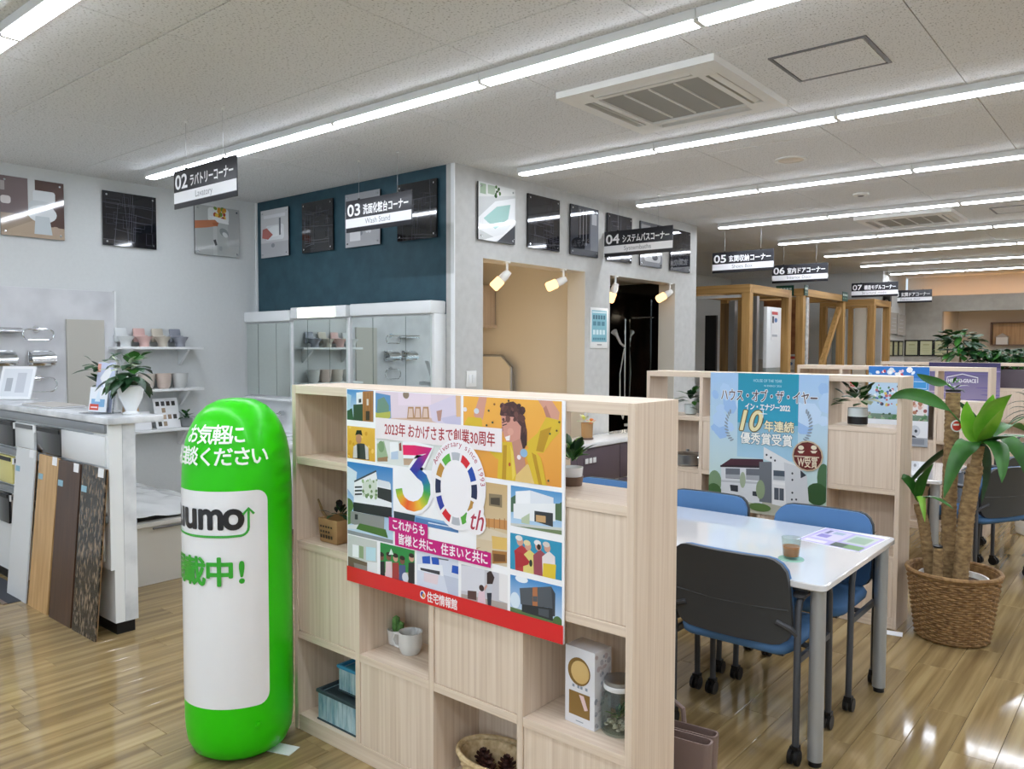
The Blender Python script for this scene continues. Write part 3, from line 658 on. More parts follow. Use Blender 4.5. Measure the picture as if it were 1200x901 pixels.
p = thing('potted_plant', 'dark leafy plant in a slim white vase beside the leaflet stand', 'plant', (-4.93, 2.08, 1.2125)); MB().lathe([(.035, 0), (.04, .01), (.05, .1), (.045, .13), (.04, .13), (.03, .1), (0, .1)], 20).build('vase', 'white_gloss', p)
leafy(p, (0, 0, .15), 16, .15, .045, .06, ['leaf_dark', 'leaf_dark', 'leaf'], 8, .7); leafy(p, (0, 0, .25), 14, .10, .05, .1, ['leaf_dark', 'leaf_dark'], 9, .4)
p = thing('potted_plant', 'white fluted planter with dark leaves and pale flowers on the counter', 'plant', (-4.56, 2.07, 1.2125))
MB().lathe([(.045, 0), (.05, .008), (.03, .02), (.035, .035), (.065, .10), (.075, .165), (.068, .165), (.055, .12), (0, .12)], 28, fn=lambda a, z: 1+.03*math.cos(9*a) if z > .03 else 1).build('planter', 'white_gloss', p)
leafy(p, (0, 0, .19), 26, .12, .065, .10, ['leaf_dark', 'leaf', 'leaf_dark'], 3, .25, droop=.8); leafy(p, (.01, -.04, .25), 26, .065, .04, .09, ['leaf_white'], 4, .5, 'petal', .3); leafy(p, (0, 0, .27), 16, .09, .06, .09, ['leaf_dark', 'leaf'], 6, .6)
t = thing('wood_block', 'small tapered wooden block on the counter behind the planter', 'block', (-4.70, 2.13, 1.2125)); MB().lathe([(.05, 0), (.035, .17)], 4, a0=R(45)).build('block', 'sb_oak', t, bevel=.004); MB().box(-.026, .026, -.026, .026, .1705, .172).build('top_plate', 'kraft', t)

# ------------------------------------------------------------------ bathtub behind the counter
tb = thing('bathtub', 'cream bathtub under a crumpled clear cover by the white wall', 'bathtub', (-5.95, 2.62, 0))
def rr(hx, hy, r, z, n=5):
    p = []
    for cx, cy, a in ((hx-r, -hy+r, -90), (hx-r, hy-r, 0), (-hx+r, hy-r, 90), (-hx+r, -hy+r, 180)):
        p += [(cx+r*math.cos(R(a+90*k/n)), cy+r*math.sin(R(a+90*k/n)), z) for k in range(n+1)]
    return p
def loft(rings, caps=(True, True)):
    m_ = MB(); n = len(rings[0]); vs = [p for r_ in rings for p in r_]
    fs = [(i*n+k, i*n+(k+1) % n, (i+1)*n+(k+1) % n, (i+1)*n+k) for i in range(len(rings)-1) for k in range(n)]
    if caps[0]: fs.append(tuple(range(n-1, -1, -1)))
    if caps[1]: fs.append(tuple((len(rings)-1)*n+k for k in range(n)))
    return m_.add(vs, fs)
loft([rr(.72, .38, .14, 0), rr(.76, .42, .16, .40), rr(.78, .44, .17, .405), rr(.78, .44, .17, .43), rr(.70, .36, .12, .43), rr(.62, .30, .12, .12), rr(.5, .2, .1, .1)]).build('tub', 'tub_white', tb, smooth=50)
g = random.Random(3); rows = []
for i in range(15):
    rows.append([(-.74+1.48*i/14, -.40+.8*j/11, .445+.05*math.sin(math.pi*i/14)*math.sin(math.pi*j/11)+g.uniform(0, .03)) for j in range(12)])
MB().grid(rows).build('plastic_cover', 'wrap', tb, smooth=80, recalc=False); mat('wrap', 'e2e3e1', .18, coat=.4)
MB().box(.785, .80, -.15, .25, .385, .40).build('grip_rail', 'steel_dark', tb, bevel=.003)
bk = thing('wash_bowl', 'small white wash bowl resting on the bathtub corner', 'bowl', (-6.62, 2.62, .50)); 
bk.location = (-5.5, 3.4, 0); bk['label'] = 'white wash bucket standing behind the bathtub'
MB().lathe([(.10, 0), (.11, .01), (.14, .42), (.13, .42), (.1, .05), (0, .05)], 26).build('pail', 'white_plastic', bk); MB().lathe([(.135, .42), (.148, .425), (.148, .44), (.135, .44)], 26, ring=True).build('rim', 'white_plastic', bk)

# ------------------------------------------------------------------ vanities under the blue wall
def vanity(x0, x1, lit, label, ztop=1.935, doors=3):
    t = thing('vanity_unit', label, 'vanity', (x0, YB, 0)); W = x1-x0
    MB().box(0, W, -.13, -.002, 1.13, ztop-.10).build('mirror_cabinet', 'white', t, bevel=.002)
    e = [0, .28, .70, 1] if doors == 3 else [0, 1]
    for a, b in zip(e[:-1], e[1:]):
        MB().box(.02+(W-.04)*a+.003, .02+(W-.04)*b-.003, -.148, -.131, 1.15, ztop-.115).build('mirror_door', 'mirror', t, 'mirrored door', smooth=0)
    MB().box(-.0, W, -.17, -.002, 1.105, 1.13).build('ledge', 'white_gloss', t, bevel=.004)
    if lit:
        MB().box(.0, W, -.17, -.002, ztop-.10, ztop).build('lamp_housing', 'white', t, bevel=.01); MB().box(.12, W-.14, -.18, -.171, ztop-.095, ztop-.01).build('lamp_diffuser', 'vanity_lamp', t, 'lit lamp diffuser', bevel=.004)
    else: MB().box(0, W, -.165, -.002, ztop-.10, ztop).build('canopy', 'white', t, bevel=.012)
    MB().box(0, W, -.03, -.002, .80, 1.105).build('splashback', 'white_gloss', t)
    MB().box(0, W, -.50, -.002, .74, .80).build('basin_top', 'white_gloss', t, bevel=.015)
    MB().lathe([(.2, .061), (.2, .068), (.17, .066), (.12, .062)], 24, (W/2, -.28, .738), 1.2, .8, ring=True).build('basin_rim', 'white_gloss', t)
    f = MB().cyl((W*.55, -.08, .80), (W*.55, -.08, .93), .018, n=12).tube([(W*.55, -.08, .91), (W*.55, -.13, .96), (W*.55, -.2, .97), (W*.55, -.24, .94)], .014, 10); fo = f.build('faucet', 'chrome', t)
    MB().cyl((W*.55+.06, -.05, .98), (W*.55+.06, -.09, .98), .022, n=14).box(W*.55+.05, W*.55+.07, -.12, -.09, .975, .985).build('lever', 'chrome', fo)
    MB().box(.01, W-.01, -.46, -.002, .06, .74).build('cabinet', 'white', t)
    for a, b in ((.01, W/2), (W/2, W-.01)):
        d = MB().box(a+.003, b-.003, -.478, -.461, .08, .72).build('cabinet_door', 'white_gloss', t, bevel=.002); MB().box(a+.1, b-.1, -.486, -.478, .69, .705).build('handle', 'chrome', d)
    MB().box(.03, W-.03, -.43, -.002, 0, .06).build('plinth', 'black', t)
vanity(-6.865, -6.12, False, 'white vanity with unlit mirror cabinet in the corner'); vanity(-6.10, -5.31, True, 'white vanity with a lit lamp above its mirrors', 1.955); vanity(-5.27, -4.30, False, 'wide white vanity with mirrors by the end of the blue wall', 1.96)
# ------------------------------------------------------------------ bath displays: fittings seen through the openings
def spot(y, aim, label):
    t = thing('spotlight', label, 'spotlight', (XW-.02, y, 2.311), 0, 'warm spotlights in the bath openings')
    MB().cyl((0, 0, 0), (0, 0, -.012), .03, n=16).build('mount', 'white_plastic', t); MB().cyl((0, 0, -.012), (0, 0, -.085), .010, n=10).build('stem', 'white_plastic', t)
    d = Vector(aim).normalized(); c = Vector((0, 0, -.10))
    MB().tube([c-d*.03, c+d*.02, c+d*.065], [.024, .036, .036], 18).build('socket', 'white_plastic', t)
    MB().tube([c+d*.065, c+d*.07, c+d*.15, c+d*.165], [.034, .042, .044, .036], 20).build('glass_shade', 'warm_bulb', t, 'glowing glass shade')
    l = bpy.data.lights.new('lamp_glow', 'SPOT'); l.energy = 60; l.color = (1, .84, .62); l.spot_size = R(120); l.spot_blend = .6; l.shadow_soft_size = .04
    lo = bpy.data.objects.new('lamp_glow', l); COL.objects.link(lo); lo.parent = t; lo.location = c+d*.18; lo.rotation_euler = d.to_track_quat('-Z', 'Y').to_euler()
spot(5.01, (-.5, -.35, -.6), 'warm spotlight in the beige bath opening, nearer the light switch'); spot(5.80, (-.7, -.75, -.45), 'warm spotlight in the beige bath opening, nearer the blue notice')
spot(6.67, (-.35, -.02, -.8), 'warm spotlight in the black bath opening, nearer the blue notice'); spot(7.775, (-.6, -.8, -.55), 'warm spotlight in the black bath opening, nearer the timber frames')
t = thing('wall_cabinet', 'small wooden cabinet inside the beige bath display', 'cabinet', (-5.72, 6.05, 1.84)); MB().box(0, .25, 0, .24, 0, .41).build('box', 'oak', t, bevel=.003); MB().box(.0, .27, -.01, .24, -.03, -.001).build('bottom_shelf', 'oak_h', t)
t = thing('bath_partition', 'beige rounded partition panel inside the first bath display', 'panel', (-5.74, 6.2, 0)); 
pp_ = [(0, 0, 0), (.555, 0, 0), (.555, 0, 1.40), (.43, 0, 1.515), (0, 0, 1.515)]; MB().extr(pp_, (0, .03, 0)).build('panel', 'beige_panel', t)
MB().tube([(.555, .015, 0), (.555, .015, 1.40), (.43, .015, 1.515), (0, .015, 1.515)], .017, 10).build('edge_trim', 'steel', t)
t = thing('shower_mirror', 'tall narrow mirror panel on the black bath wall', 'mirror', (-4.99, 8.199, .7)); MB().box(0, .29, -.012, 0, 0, 1.47).build('mirror_glass', 'mirror', t, smooth=0); MB().box(-.01, .30, -.09, 0, -.03, -.001).build('tray', 'white_gloss', t)
t = thing('shower_set', 'white hand shower with hose on a slide rail in the black bath', 'shower', (-5.02, 8.19, 0), R(180)); MB().cyl((0, .05, .9), (0, .05, 1.95), .012, n=10).build('rail', 'chrome', t)
MB().tube([(0, .06, 1.62), (.03, .10, 1.66), (.05, .15, 1.75), (.06, .2, 1.80)], [.014, .015, .02, .04], 12).build('hand_shower', 'white_gloss', t); MB().tube([(0, .06, 1.6), (.02, .12, 1.3), (.03, .10, .9), (0, .08, .75), (-.04, .05, 1.0)], .008, 8).build('hose', 'white_plastic', t)
MB().cyl((0, -.005, .92), (0, .05, .92), .014, n=10).cyl((0, -.005, 1.93), (0, .05, 1.93), .014, n=10).build('bracket', 'chrome', t)
t = thing('towel_bar', 'thin towel bar across the narrow bath mirror', 'towel bar', (-4.92, 8.187, 1.96)); MB().cyl((0, -.06, 0), (.3, -.06, 0), .007, n=8).build('bar', 'chrome', t); MB().cyl((.01, -.06, 0), (.01, 0, 0), .007, n=8).cyl((.29, -.06, 0), (.29, 0, 0), .007, n=8).build('post', 'chrome', t)
t = thing('light_switch', 'white rocker switch plate on the plaster wall', 'switch', (XW, 4.495, 1.295), HW); MB().box(0, .115, -.008, 0, 0, .125).build('plate', 'white_plastic', t, bevel=.003)
for u in (.02, .062): MB().box(u, u+.034, -.013, -.008, .03, .095).build('rocker', 'white', t, bevel=.002)
t = thing('notice', 'framed pale blue notice on the pier between the bath openings', 'notice', (XW, 6.2, 1.60), HW); MB().box(0, .30, -.008, 0, 0, .385).build('frame', 'white_plastic', t, bevel=.003)
a = Art(); a.rect(.02, .06, .28, .36, '7fb6c2'); a.rect(.03, .335, .27, .35, 'cfe3e6')
for r_, (v, n, h) in enumerate(((.275, 5, .04), (.215, 3, .04), (.13, 4, .045), (.08, 6, .02))):
    for k in range(n): a.rect(.04+k*(.22/n), v, .04+k*(.22/n)+.16/n, v+h, '3f6d7d' if r_ == 0 else 'd7ecef' if r_ == 2 else '4b7f90')
a.rect(.11, .03, .19, .037, '33363a'); a.build('notice_print', 'print', t, lambda u, v, d: (u, -.0085-d, v))
# low counter before the openings
kc = thing('kitchen_counter', 'low counter with white top and purple-grey front before the baths', 'counter', (0, 0, 0))
MB().box(-4.19, -3.80, 4.75, 8.2, .745, .785).build('worktop', 'white_gloss', kc, bevel=.004); MB().box(-4.19, -3.84, 4.77, 8.18, .06, .744).build('body', 'white', kc, smooth=0)
for k in range(5): MB().box(-3.838, -3.822, 4.78+.68*k, 4.78+.68*k+.67, .42, .735).build('drawer_front', 'purple_grey', kc, bevel=.002); MB().box(-3.838, -3.824, 4.78+.68*k, 4.78+.68*k+.67, .09, .41).build('lower_door', 'purple_grey', kc, bevel=.002)
MB().box(-4.19, -3.87, 4.78, 8.17, 0, .06).build('plinth', 'black', kc, smooth=0)
cp = MB().box(-3.8225, -3.815, 5.55, 5.74, .60, .66).build('control_panel', 'purple_grey', kc)
for k in range(3): MB().box(-3.8152, -3.811, 5.565+k*.06, 5.61+k*.06, .607, .653).build('button', 'white', cp, bevel=.002)
t = thing('open_drawer_unit', 'pale grey open drawer box under the low counter front', 'drawer', (-3.62, 5.2, 0)); MB().box(-.18, .18, -.28, .28, .12, .50).build('box', 'cream', t, bevel=.006); MB().box(-.15, .15, -.25, .25, .12, .0).build('base', 'purple_grey', t); MB().box(.181, .19, -.1, .1, .4, .42).build('handle', 'chrome', t)
t = thing('paper_pot', 'kraft paper pot holding yellow and orange flowers on the low counter', 'plant pot', (-3.98, 5.83, .786)); MB().lathe([(.045, 0), (.05, .01), (.055, .15), (.05, .15), (.04, .05), (0, .05)], 16).build('paper_wrap', 'kraft', t); MB().lathe([(.058, 0), (.06, .018), (.045, .02)], 16, ring=True).build('saucer', 'd_brown', t)
mat('petal_y', 'd9d86a', .6); mat('petal_o', 'd97a35', .6); leafy(t, (-.01, -.015, .16), 9, .08, .04, .04, ['petal_y', 'leaf_white'], 12, .7, 'petal'); leafy(t, (.02, .03, .15), 6, .06, .035, .03, ['petal_o'], 13, .6, 'petal')

# ------------------------------------------------------------------ inflatable
CX, CY, CR = -2.835, 1.70, .207
infl = thing('inflatable_pillar', 'bright green inflatable advertising pillar with a white label', 'inflatable', (CX, CY, 0))
prof = [(.0, .008), (.09, .0), (.145, .006), (.18, .03), (.198, .07), (.205, .12)]+[(CR, .16+.07*k) for k in range(14)]+[(.205, 1.12), (.20, 1.185), (.190, 1.24), (.172, 1.29), (.147, 1.335), (.112, 1.37), (.07, 1.392), (.03, 1.398), (0, 1.398)]
vd = math.atan2(-CY, -CX)                                        # towards the camera
def pucker(a, z):                                                # seam wrinkles on one side of the cap and a slight bulge
    da = (a-vd+math.pi) % (2*math.pi)-math.pi
    w = max(0, 1-abs(da-R(58))/R(24)); top = max(0, min(1, (z-.9)/.1))*max(0, min(1, (1.385-z)/.1))
    return 1+.024*w*top*math.sin(z*95)+.004*math.sin(3*a)
fine = []
for (r0, z0), (r1, z1) in zip(prof[:-1], prof[1:]):
    k = max(1, int((z1-z0)/.012)) if z0 > .8 else 1
    fine += [(r0+(r1-r0)*i/k, z0+(z1-z0)*i/k) for i in range(k)]
fine.append(prof[-1])
MB().lathe(fine, 72, fn=pucker).build('tube_body', 'green_vinyl', infl, smooth=60)
def prof_r(z):
    for (r0, z0), (r1, z1) in zip(prof[1:-1], prof[2:]):
        if z0 <= z <= z1: return r0+(r1-r0)*(z-z0)/max(1e-6, z1-z0)
    return CR
def wrap(u, v, d):                                               # u = arc length from the viewing direction (right positive), v = height
    a = vd+u/CR; r = prof_r(v)*pucker(a, v)+.0012+d; return (r*math.cos(a), r*math.sin(a), v)
D = lambda deg: R(deg)*CR
a = Art(.00015); lb0, lb1 = D(-106), D(31); n = 26; v0, v1, rr_ = .235, 1.062, .045
pts = []
a.rrect(lb0, v0, lb1, v1, rr_, 'eeeff0'); a.rrect(D(79), v0, D(211), v1, rr_, 'eeeff0')
a.build('white_label', 'print_vinyl', infl, wrap, cut=.012); attr_mat('print_vinyl', .25, .3)
a = Art(.0003); a.k = 3
for ch, dg, wd in (('s', -92, 15), ('u', -74.5, 16), ('u', -53.5, 17), ('m', -28, 25), ('o', -4.5, 19)):
    a.text(ch, D(dg-wd/2), .922, '17171c', w=D(wd), h=.082*.86/.53, bold=.03)
def arrow(a, off=0):
    p = [(D(-95), .862), (D(-50), .856), (D(-10), .856), (D(2), .858)]+[(D(2)+.03*math.sin(R(t))+.0, .888-.03*math.cos(R(t))) for t in range(10, 91, 20)]+[(D(2)+.03, .92), (D(2)+.03, .955)]
    p = [(u_, v_+.037) for u_, v_ in p]; a.path(p, .009, '3aa83c'); x = D(2)+.03
    a.path([(x-.02, .974), (x, .997), (x+.02, .974)], .009, '3aa83c')
arrow(a)
for ch, dg in (('掲', -77), ('載', -48.5), ('中', -19), ('!', 3)): a.text(ch, D(dg), .718, '2fa82c', h=.098, bold=.03, align='c')
for ch, dg in (('お', -55), ('気', -36.5), ('軽', -17.5), ('に', 0)): a.text(ch, D(dg), 1.245, 'f4fbf0', h=.064, bold=.02, align='c')
for ch, dg in (('ご', -88), ('相', -70), ('談', -51), ('く', -32.5), ('だ', -13.5), ('さ', 5), ('い', 23)): a.text(ch, D(dg), 1.165, 'f4fbf0', h=.064, bold=.02, align='c')
a.build('lettering', 'print_vinyl', infl, wrap, cut=.012)
av_ = vd+R(18); MB().cyl((CR*math.cos(av_), CR*math.sin(av_), .16), ((CR+.006)*math.cos(av_), (CR+.006)*math.sin(av_), .16), .012, n=14).build('air_valve', 'green_vinyl', infl, bevel=.002)

# ------------------------------------------------------------------ bookcases
COLX = (0, .41, .815, 1.22, 1.635); ROWZ = ((1.15, 1.41), (.80, 1.12), (.42, .77), (.065, .39)); BD, TT = .255, .024
def bookcase(y0, cells, label):
    t = thing('bookcase', label, 'bookcase', (-2.785, y0, 0))
    MB().box(TT+.0005, 1.635-TT-.0005, .001, BD, 1.41, 1.445).build('top_board', 'oak_h', t, bevel=.001, smooth=0); MB().box(TT+.0005, 1.635-TT-.0005, .003, BD, 0, .065).build('base_board', 'oak_h', t, bevel=.001, smooth=0)
    for x in (0, 1.635-TT): MB().box(x, x+TT, 0, BD, 0, 1.445).build('side_panel', 'oak', t, bevel=.001, smooth=0)
    for x in COLX[1:4]: MB().box(x-TT/2, x+TT/2, .001, BD, .0655, 1.4095).build('divider', 'oak', t, bevel=.001, smooth=0)
    for i in range(4):
        xa = COLX[i]+(TT if i == 0 else TT/2)+.0006; xb = COLX[i+1]-(TT if i == 3 else TT/2)-.0006
        for z in (.39, .77, 1.12): MB().box(xa, xb, .002, BD, z, z+.03).build('shelf', 'oak_h', t, bevel=.001, smooth=0)
        for r_, row in enumerate(cells):
            z0, z1 = ROWZ[r_]; k = row[i]
            if k == 'p': MB().box(xa+.001, xb-.001, .006, .024, z0+.0015, z1-.0015).build('front_panel', 'oak', t, bevel=.001, smooth=0)
            elif k == 'o': MB().box(xa, xb, BD-.015, BD-.003, z0+.0005, z1-.0005).build('back_panel', 'oak', t, smooth=0)
    return t
B1, B2, B3, B4 = 1.923, 4.807, 7.69, 10.57
bookcase(B1, ('ooow', 'oppp', 'popo', 'opop'), 'pale oak bookcase carrying the anniversary poster'); bookcase(B2, ('wwww', 'oppp', 'popo', 'opop'), 'pale oak bookcase carrying the house of the year poster')
bookcase(B3, ('owww', 'opop', 'popo', 'opop'), 'pale oak bookcase behind the dracaena'); bookcase(B4, ('wwww', 'oppp', 'popo', 'opop'), 'pale oak bookcase with the purple poster')
for x, y, rz, lb in ((-2.73, 1.78, .35, 'white paper slip sticking out beside the green inflatable'), (-1.22, 4.74, .2, 'white paper slip on the floor by the dracaena bookcase')):
    t = thing('paper_slip', lb, 'paper', (x+.06, y+.0, 0), rz); MB().box(-.06, .06, -.035, .035, .0005, .003).build('sheet', 'paper', t)
# ------------------------------------------------------------------ anniversary poster
YP = B1-.006
po = thing('poster', 'collage poster for a thirtieth anniversary on the front bookcase', 'poster', (-2.421, YP, .700))
PWID, PHGT = 1.033, .742
MB().box(0, PWID, 0, .0045, 0, PHGT).build('poster_sheet', 'paper', po, smooth=0)
def PX(x, y): p = at(x, y, 'y', YP-.001); return (p.x+2.421, p.z-.700)
def C1(x, y): return PX(400+x/6.007, 450+y/6.007)
def C2(x, y): return PX(530+x/6.007, 450+y/6.007)
def C3(x, y): return PX(400+x/6.93, 590+y/6.93)
def C4(x, y): return PX(530+x/5.3, 590+y/5.3)
A = Art(.00004); A.rect(0, 0, PWID, PHGT, 'f6f6f8')
def tile(tl, br, col):
    (u0, v1), (u1, v0) = tl, br; A.clip = None; A.k = 1; u0 = max(u0, .003); u1 = min(u1, PWID-.003); v1 = min(v1, PHGT-.002)
    A.rect(u0, v0, u1, v1, col); A.clip = (u0, v0, u1, v1); return u0, v0, u1, v1
def PL_(fn, pts, col): A.poly([fn(*p) for p in pts], col)
def EL(fn, x, y, rx, ry, col, rot=0):
    c = fn(x, y); e = fn(x+rx, y); f = fn(x, y-ry); A.ell(c[0], c[1], abs(e[0]-c[0]), abs(f[1]-c[1]), col, 16, rot)
# house top left
tile(C1(18, 22), C1(228, 268), ('cfe0ec', '2f86c2')); PL_(C1, [(20, 190), (75, 170), (90, 275), (20, 262)], '31513a'); PL_(C1, [(30, 60), (70, 80), (60, 180), (30, 190)], 'a9c8d8')
PL_(C1, [(105, 60), (150, 55), (150, 145), (105, 145)], 'e6ecee'); PL_(C1, [(122, 105), (140, 103), (140, 130), (122, 132)], '2b3338'); PL_(C1, [(85, 145), (150, 140), (150, 262), (85, 258)], '2f4431'); PL_(C1, [(150, 52), (225, 48), (225, 268), (150, 262)], 'a5703c')
for x in (165, 185, 205): PL_(C1, [(x, 60), (x+3, 60), (x+3, 262), (x, 262)], '7d5028')
PL_(C1, [(178, 105), (192, 105), (192, 150), (178, 150)], 'd9d2c4'); PL_(C1, [(172, 190), (200, 190), (200, 255), (172, 255)], '3a2a1e')
# pink interior
tile(C1(240, 45), C2(62, 330), 'e3d3de'); PL_(C1, [(240, 60), (345, 80), (350, 240), (240, 275)], '5d8fc0'); PL_(C1, [(240, 200), (345, 190), (345, 235), (240, 280)], 'b8b955'); PL_(C1, [(255, 110), (300, 90), (335, 150), (335, 195), (250, 205)], '6d8f7c')
PL_(C1, [(400, 60), (630, 70), (630, 150), (400, 150)], 'ead9e6'); PL_(C1, [(350, 240), (620, 235), (840, 330), (350, 330)], 'd7b9a6'); EL(C1, 455, 75, 22, 28, '8c7a66')
for x in (470, 520, 575): PL_(C1, [(x, 160), (x+38, 160), (x+45, 245), (x-8, 245)], 'b58a63'); PL_(C1, [(x+6, 172), (x+30, 172), (x+34, 235), (x, 235)], 'dcc2b4')
PL_(C1, [(620, 150), (840, 60), (840, 330), (640, 260)], 'd9cfe2'); PL_(C1, [(670, 190), (710, 180), (700, 260), (680, 260)], 'b98f82'); PL_(C1, [(700, 240), (840, 210), (840, 330), (720, 270)], 'c8c3dc'); PL_(C1, [(805, 70), (840, 70), (840, 230), (810, 230)], 'e0b98c')
# woman
tile(C2(78, 72), C2(768, 730), ('e0983a', 'f0b24a'))
SK, YL, YD = 'd29a86', 'd9b82e', 'b98f1c'
PL_(C2, [(150, 215), (190, 85), (245, 85), (215, 250), (170, 250)], SK); EL(C2, 170, 190, 18, 20, 'cfd9e2'); PL_(C2, [(85, 275), (110, 232), (205, 238), (212, 300), (90, 310)], YL)
PL_(C2, [(215, 430), (335, 440), (345, 530), (310, 525)], YL); PL_(C2, [(595, 100), (690, 100), (755, 200), (748, 258), (665, 245), (640, 170)], SK); PL_(C2, [(640, 170), (665, 245), (700, 250), (660, 150)], 'b67d6d')
PL_(C2, [(662, 232), (766, 258), (752, 345), (700, 400), (640, 485), (565, 480), (515, 420), (600, 345)], YL); PL_(C2, [(620, 330), (700, 300), (640, 480), (590, 470)], YD)
PL_(C2, [(335, 215), (345, 150), (385, 130), (430, 122), (480, 160), (508, 240), (527, 340), (525, 430), (495, 450), (470, 330), (430, 262), (345, 225)], '4a2c2c'); EL(C2, 430, 180, 40, 30, '56352f', .3); EL(C2, 512, 330, 14, 30, '5e3a34'); EL(C2, 513, 385, 13, 28, '4a2c2c'); EL(C2, 505, 430, 12, 24, '5e3a34')
PL_(C2, [(345, 222), (432, 232), (485, 300), (478, 395), (420, 420), (385, 405), (365, 370), (350, 310)], 'cf9484'); PL_(C2, [(372, 372), (408, 360), (404, 398), (380, 398)], 'f3ece9'); PL_(C2, [(352, 288), (385, 278), (386, 284), (354, 296)], '3a2222'); PL_(C2, [(350, 268), (392, 252), (393, 259), (352, 276)], '5a3630'); EL(C2, 410, 335, 22, 26, 'd9a08f'); A.scatter(*C2(345, 250), *C2(500, 150), ['3d2424', '5e3a34', '4a2c2c', '6f4840'], 26, .010, 17); PL_(C2, [(346, 310), (356, 290), (362, 330), (350, 335)], 'b97e70')
PL_(C2, [(420, 410), (485, 380), (505, 480), (520, 600), (450, 640), (425, 480)], 'c08a76'); PL_(C2, [(345, 405), (420, 408), (432, 480), (452, 640), (440, 690), (318, 662), (325, 530)], YL); PL_(C2, [(360, 430), (385, 430), (380, 670), (350, 668)], YD); PL_(C2, [(410, 430), (430, 480), (445, 640), (425, 680)], 'e6cc55')
PL_(C2, [(450, 640), (530, 560), (580, 620), (582, 708), (442, 690)], 'e0c07a'); PL_(C2, [(505, 470), (560, 440), (625, 520), (668, 722), (580, 706), (540, 570)], YL); PL_(C2, [(560, 480), (590, 500), (635, 715), (610, 712)], YD); PL_(C2, [(480, 380), (510, 330), (520, 430), (500, 460)], '3f2626')
EL(C2, 505, 485, 26, 30, '8fb4d2'); EL(C2, 471, 515, 14, 17, 'e9dfe2'); EL(C2, 405, 565, 8, 14, 'b5532e')
for x, y in ((298, 142), (258, 187), (398, 118), (243, 290), (285, 270), (755, 268), (737, 328), (90, 435), (678, 680), (690, 350)): EL(C2, x, y, 7, 8, ('3a4f3a', '8c5a2a', '5a4326')[x % 3])
EL(C2, 92, 178, 14, 16, 'e8e2e4')
# man
tile(C1(18, 290), C1(238, 548), ('dba733', 'e6b748')); A.scatter(*C1(20, 540), *C1(230, 300), ['d39a2a', 'efc866'], 16, .008, 5); PL_(C1, [(80, 522), (85, 440), (120, 415), (160, 420), (190, 450), (195, 535)], '3b3a3c'); PL_(C1, [(85, 440), (108, 425), (112, 520), (82, 520)], 'cfc9c6'); PL_(C1, [(165, 425), (190, 450), (192, 530), (172, 530)], 'cfc9c6'); EL(C1, 122, 385, 20, 34, 'b98468'); PL_(C1, [(98, 360), (108, 325), (140, 325), (148, 365), (125, 352)], '241d1c'); PL_(C1, [(112, 425), (130, 430), (132, 520), (118, 520)], '222326')
# pale interior under the title
tile(C1(248, 312), C2(62, 640), 'dfe3e0'); PL_(C1, [(250, 420), (300, 400), (330, 520), (250, 545)], '9fb591'); EL(C1, 280, 440, 22, 40, '7d9a70'); PL_(C1, [(255, 520), (325, 510), (325, 545), (258, 545)], 'a07c5a'); PL_(C1, [(340, 410), (400, 405), (400, 520), (345, 525)], 'f2f5f6'); PL_(C1, [(350, 480), (400, 470), (400, 530), (350, 530)], 'b9cbe0'); PL_(C1, [(405, 420), (420, 410), (425, 470), (408, 470)], '8f4d3d'); PL_(C1, [(435, 500), (520, 490), (520, 570), (440, 570)], 'c6a98e'); PL_(C1, [(530, 395), (640, 390), (640, 470), (530, 470)], 'c9cac6')
PL_(C1, [(700, 400), (840, 400), (840, 480), (700, 470)], 'bcd3b0'); 
for x in (730, 770, 810): PL_(C1, [(x, 400), (x+8, 400), (x+8, 480), (x, 480)], 'e8ede6')
# big white house
tile(C1(18, 540), C3(420, 330), ('c8dff0', '2f7ec0')); PL_(C1, [(18, 560), (110, 620), (90, 800), (18, 700)], 'd8e6f0'); PL_(C3, [(0, 60), (80, 40), (110, 150), (0, 190)], '5f7f4c'); EL(C1, 45, 850, 40, 50, '56753f'); PL_(C1, [(90, 690), (245, 615), (255, 690), (345, 700), (358, 920), (85, 905)], 'eef1f4'); PL_(C1, [(90, 680), (245, 605), (247, 617), (92, 692)], '3c4048')
for y in (720, 745, 770): PL_(C1, [(95, y), (145, y-2), (145, y+10), (95, y+12)], '2e3238')
PL_(C1, [(255, 670), (340, 690), (340, 735), (255, 715)], 'dfe4ea'); PL_(C1, [(255, 725), (352, 745), (355, 835), (255, 800)], '2b3030'); PL_(C1, [(150, 690), (250, 670), (250, 790), (150, 790)], 'd4dccf'); A.scatter(*C1(150, 790), *C1(255, 670), ['6f8f5c', '9db58a'], 22, .007, 9); PL_(C1, [(85, 830), (355, 870), (355, 945), (85, 895)], '222629')
PL_(C3, [(75, 60), (350, 110), (345, 250), (75, 160)], '8d8f8c'); PL_(C3, [(110, 85), (135, 88), (135, 130), (110, 128)], '2e3133'); PL_(C3, [(150, 160), (360, 210), (380, 280), (120, 205)], '47702f'); PL_(C3, [(0, 175), (140, 170), (120, 210), (0, 195)], 'dfe3e6'); PL_(C3, [(0, 200), (600, 340), (600, 365), (0, 235)], '8d9296')
PL_(C1, [(470, 640), (625, 620), (625, 880), (480, 830)], '4f7db0'); PL_(C1, [(465, 760), (520, 740), (540, 830), (480, 830)], '39503b')
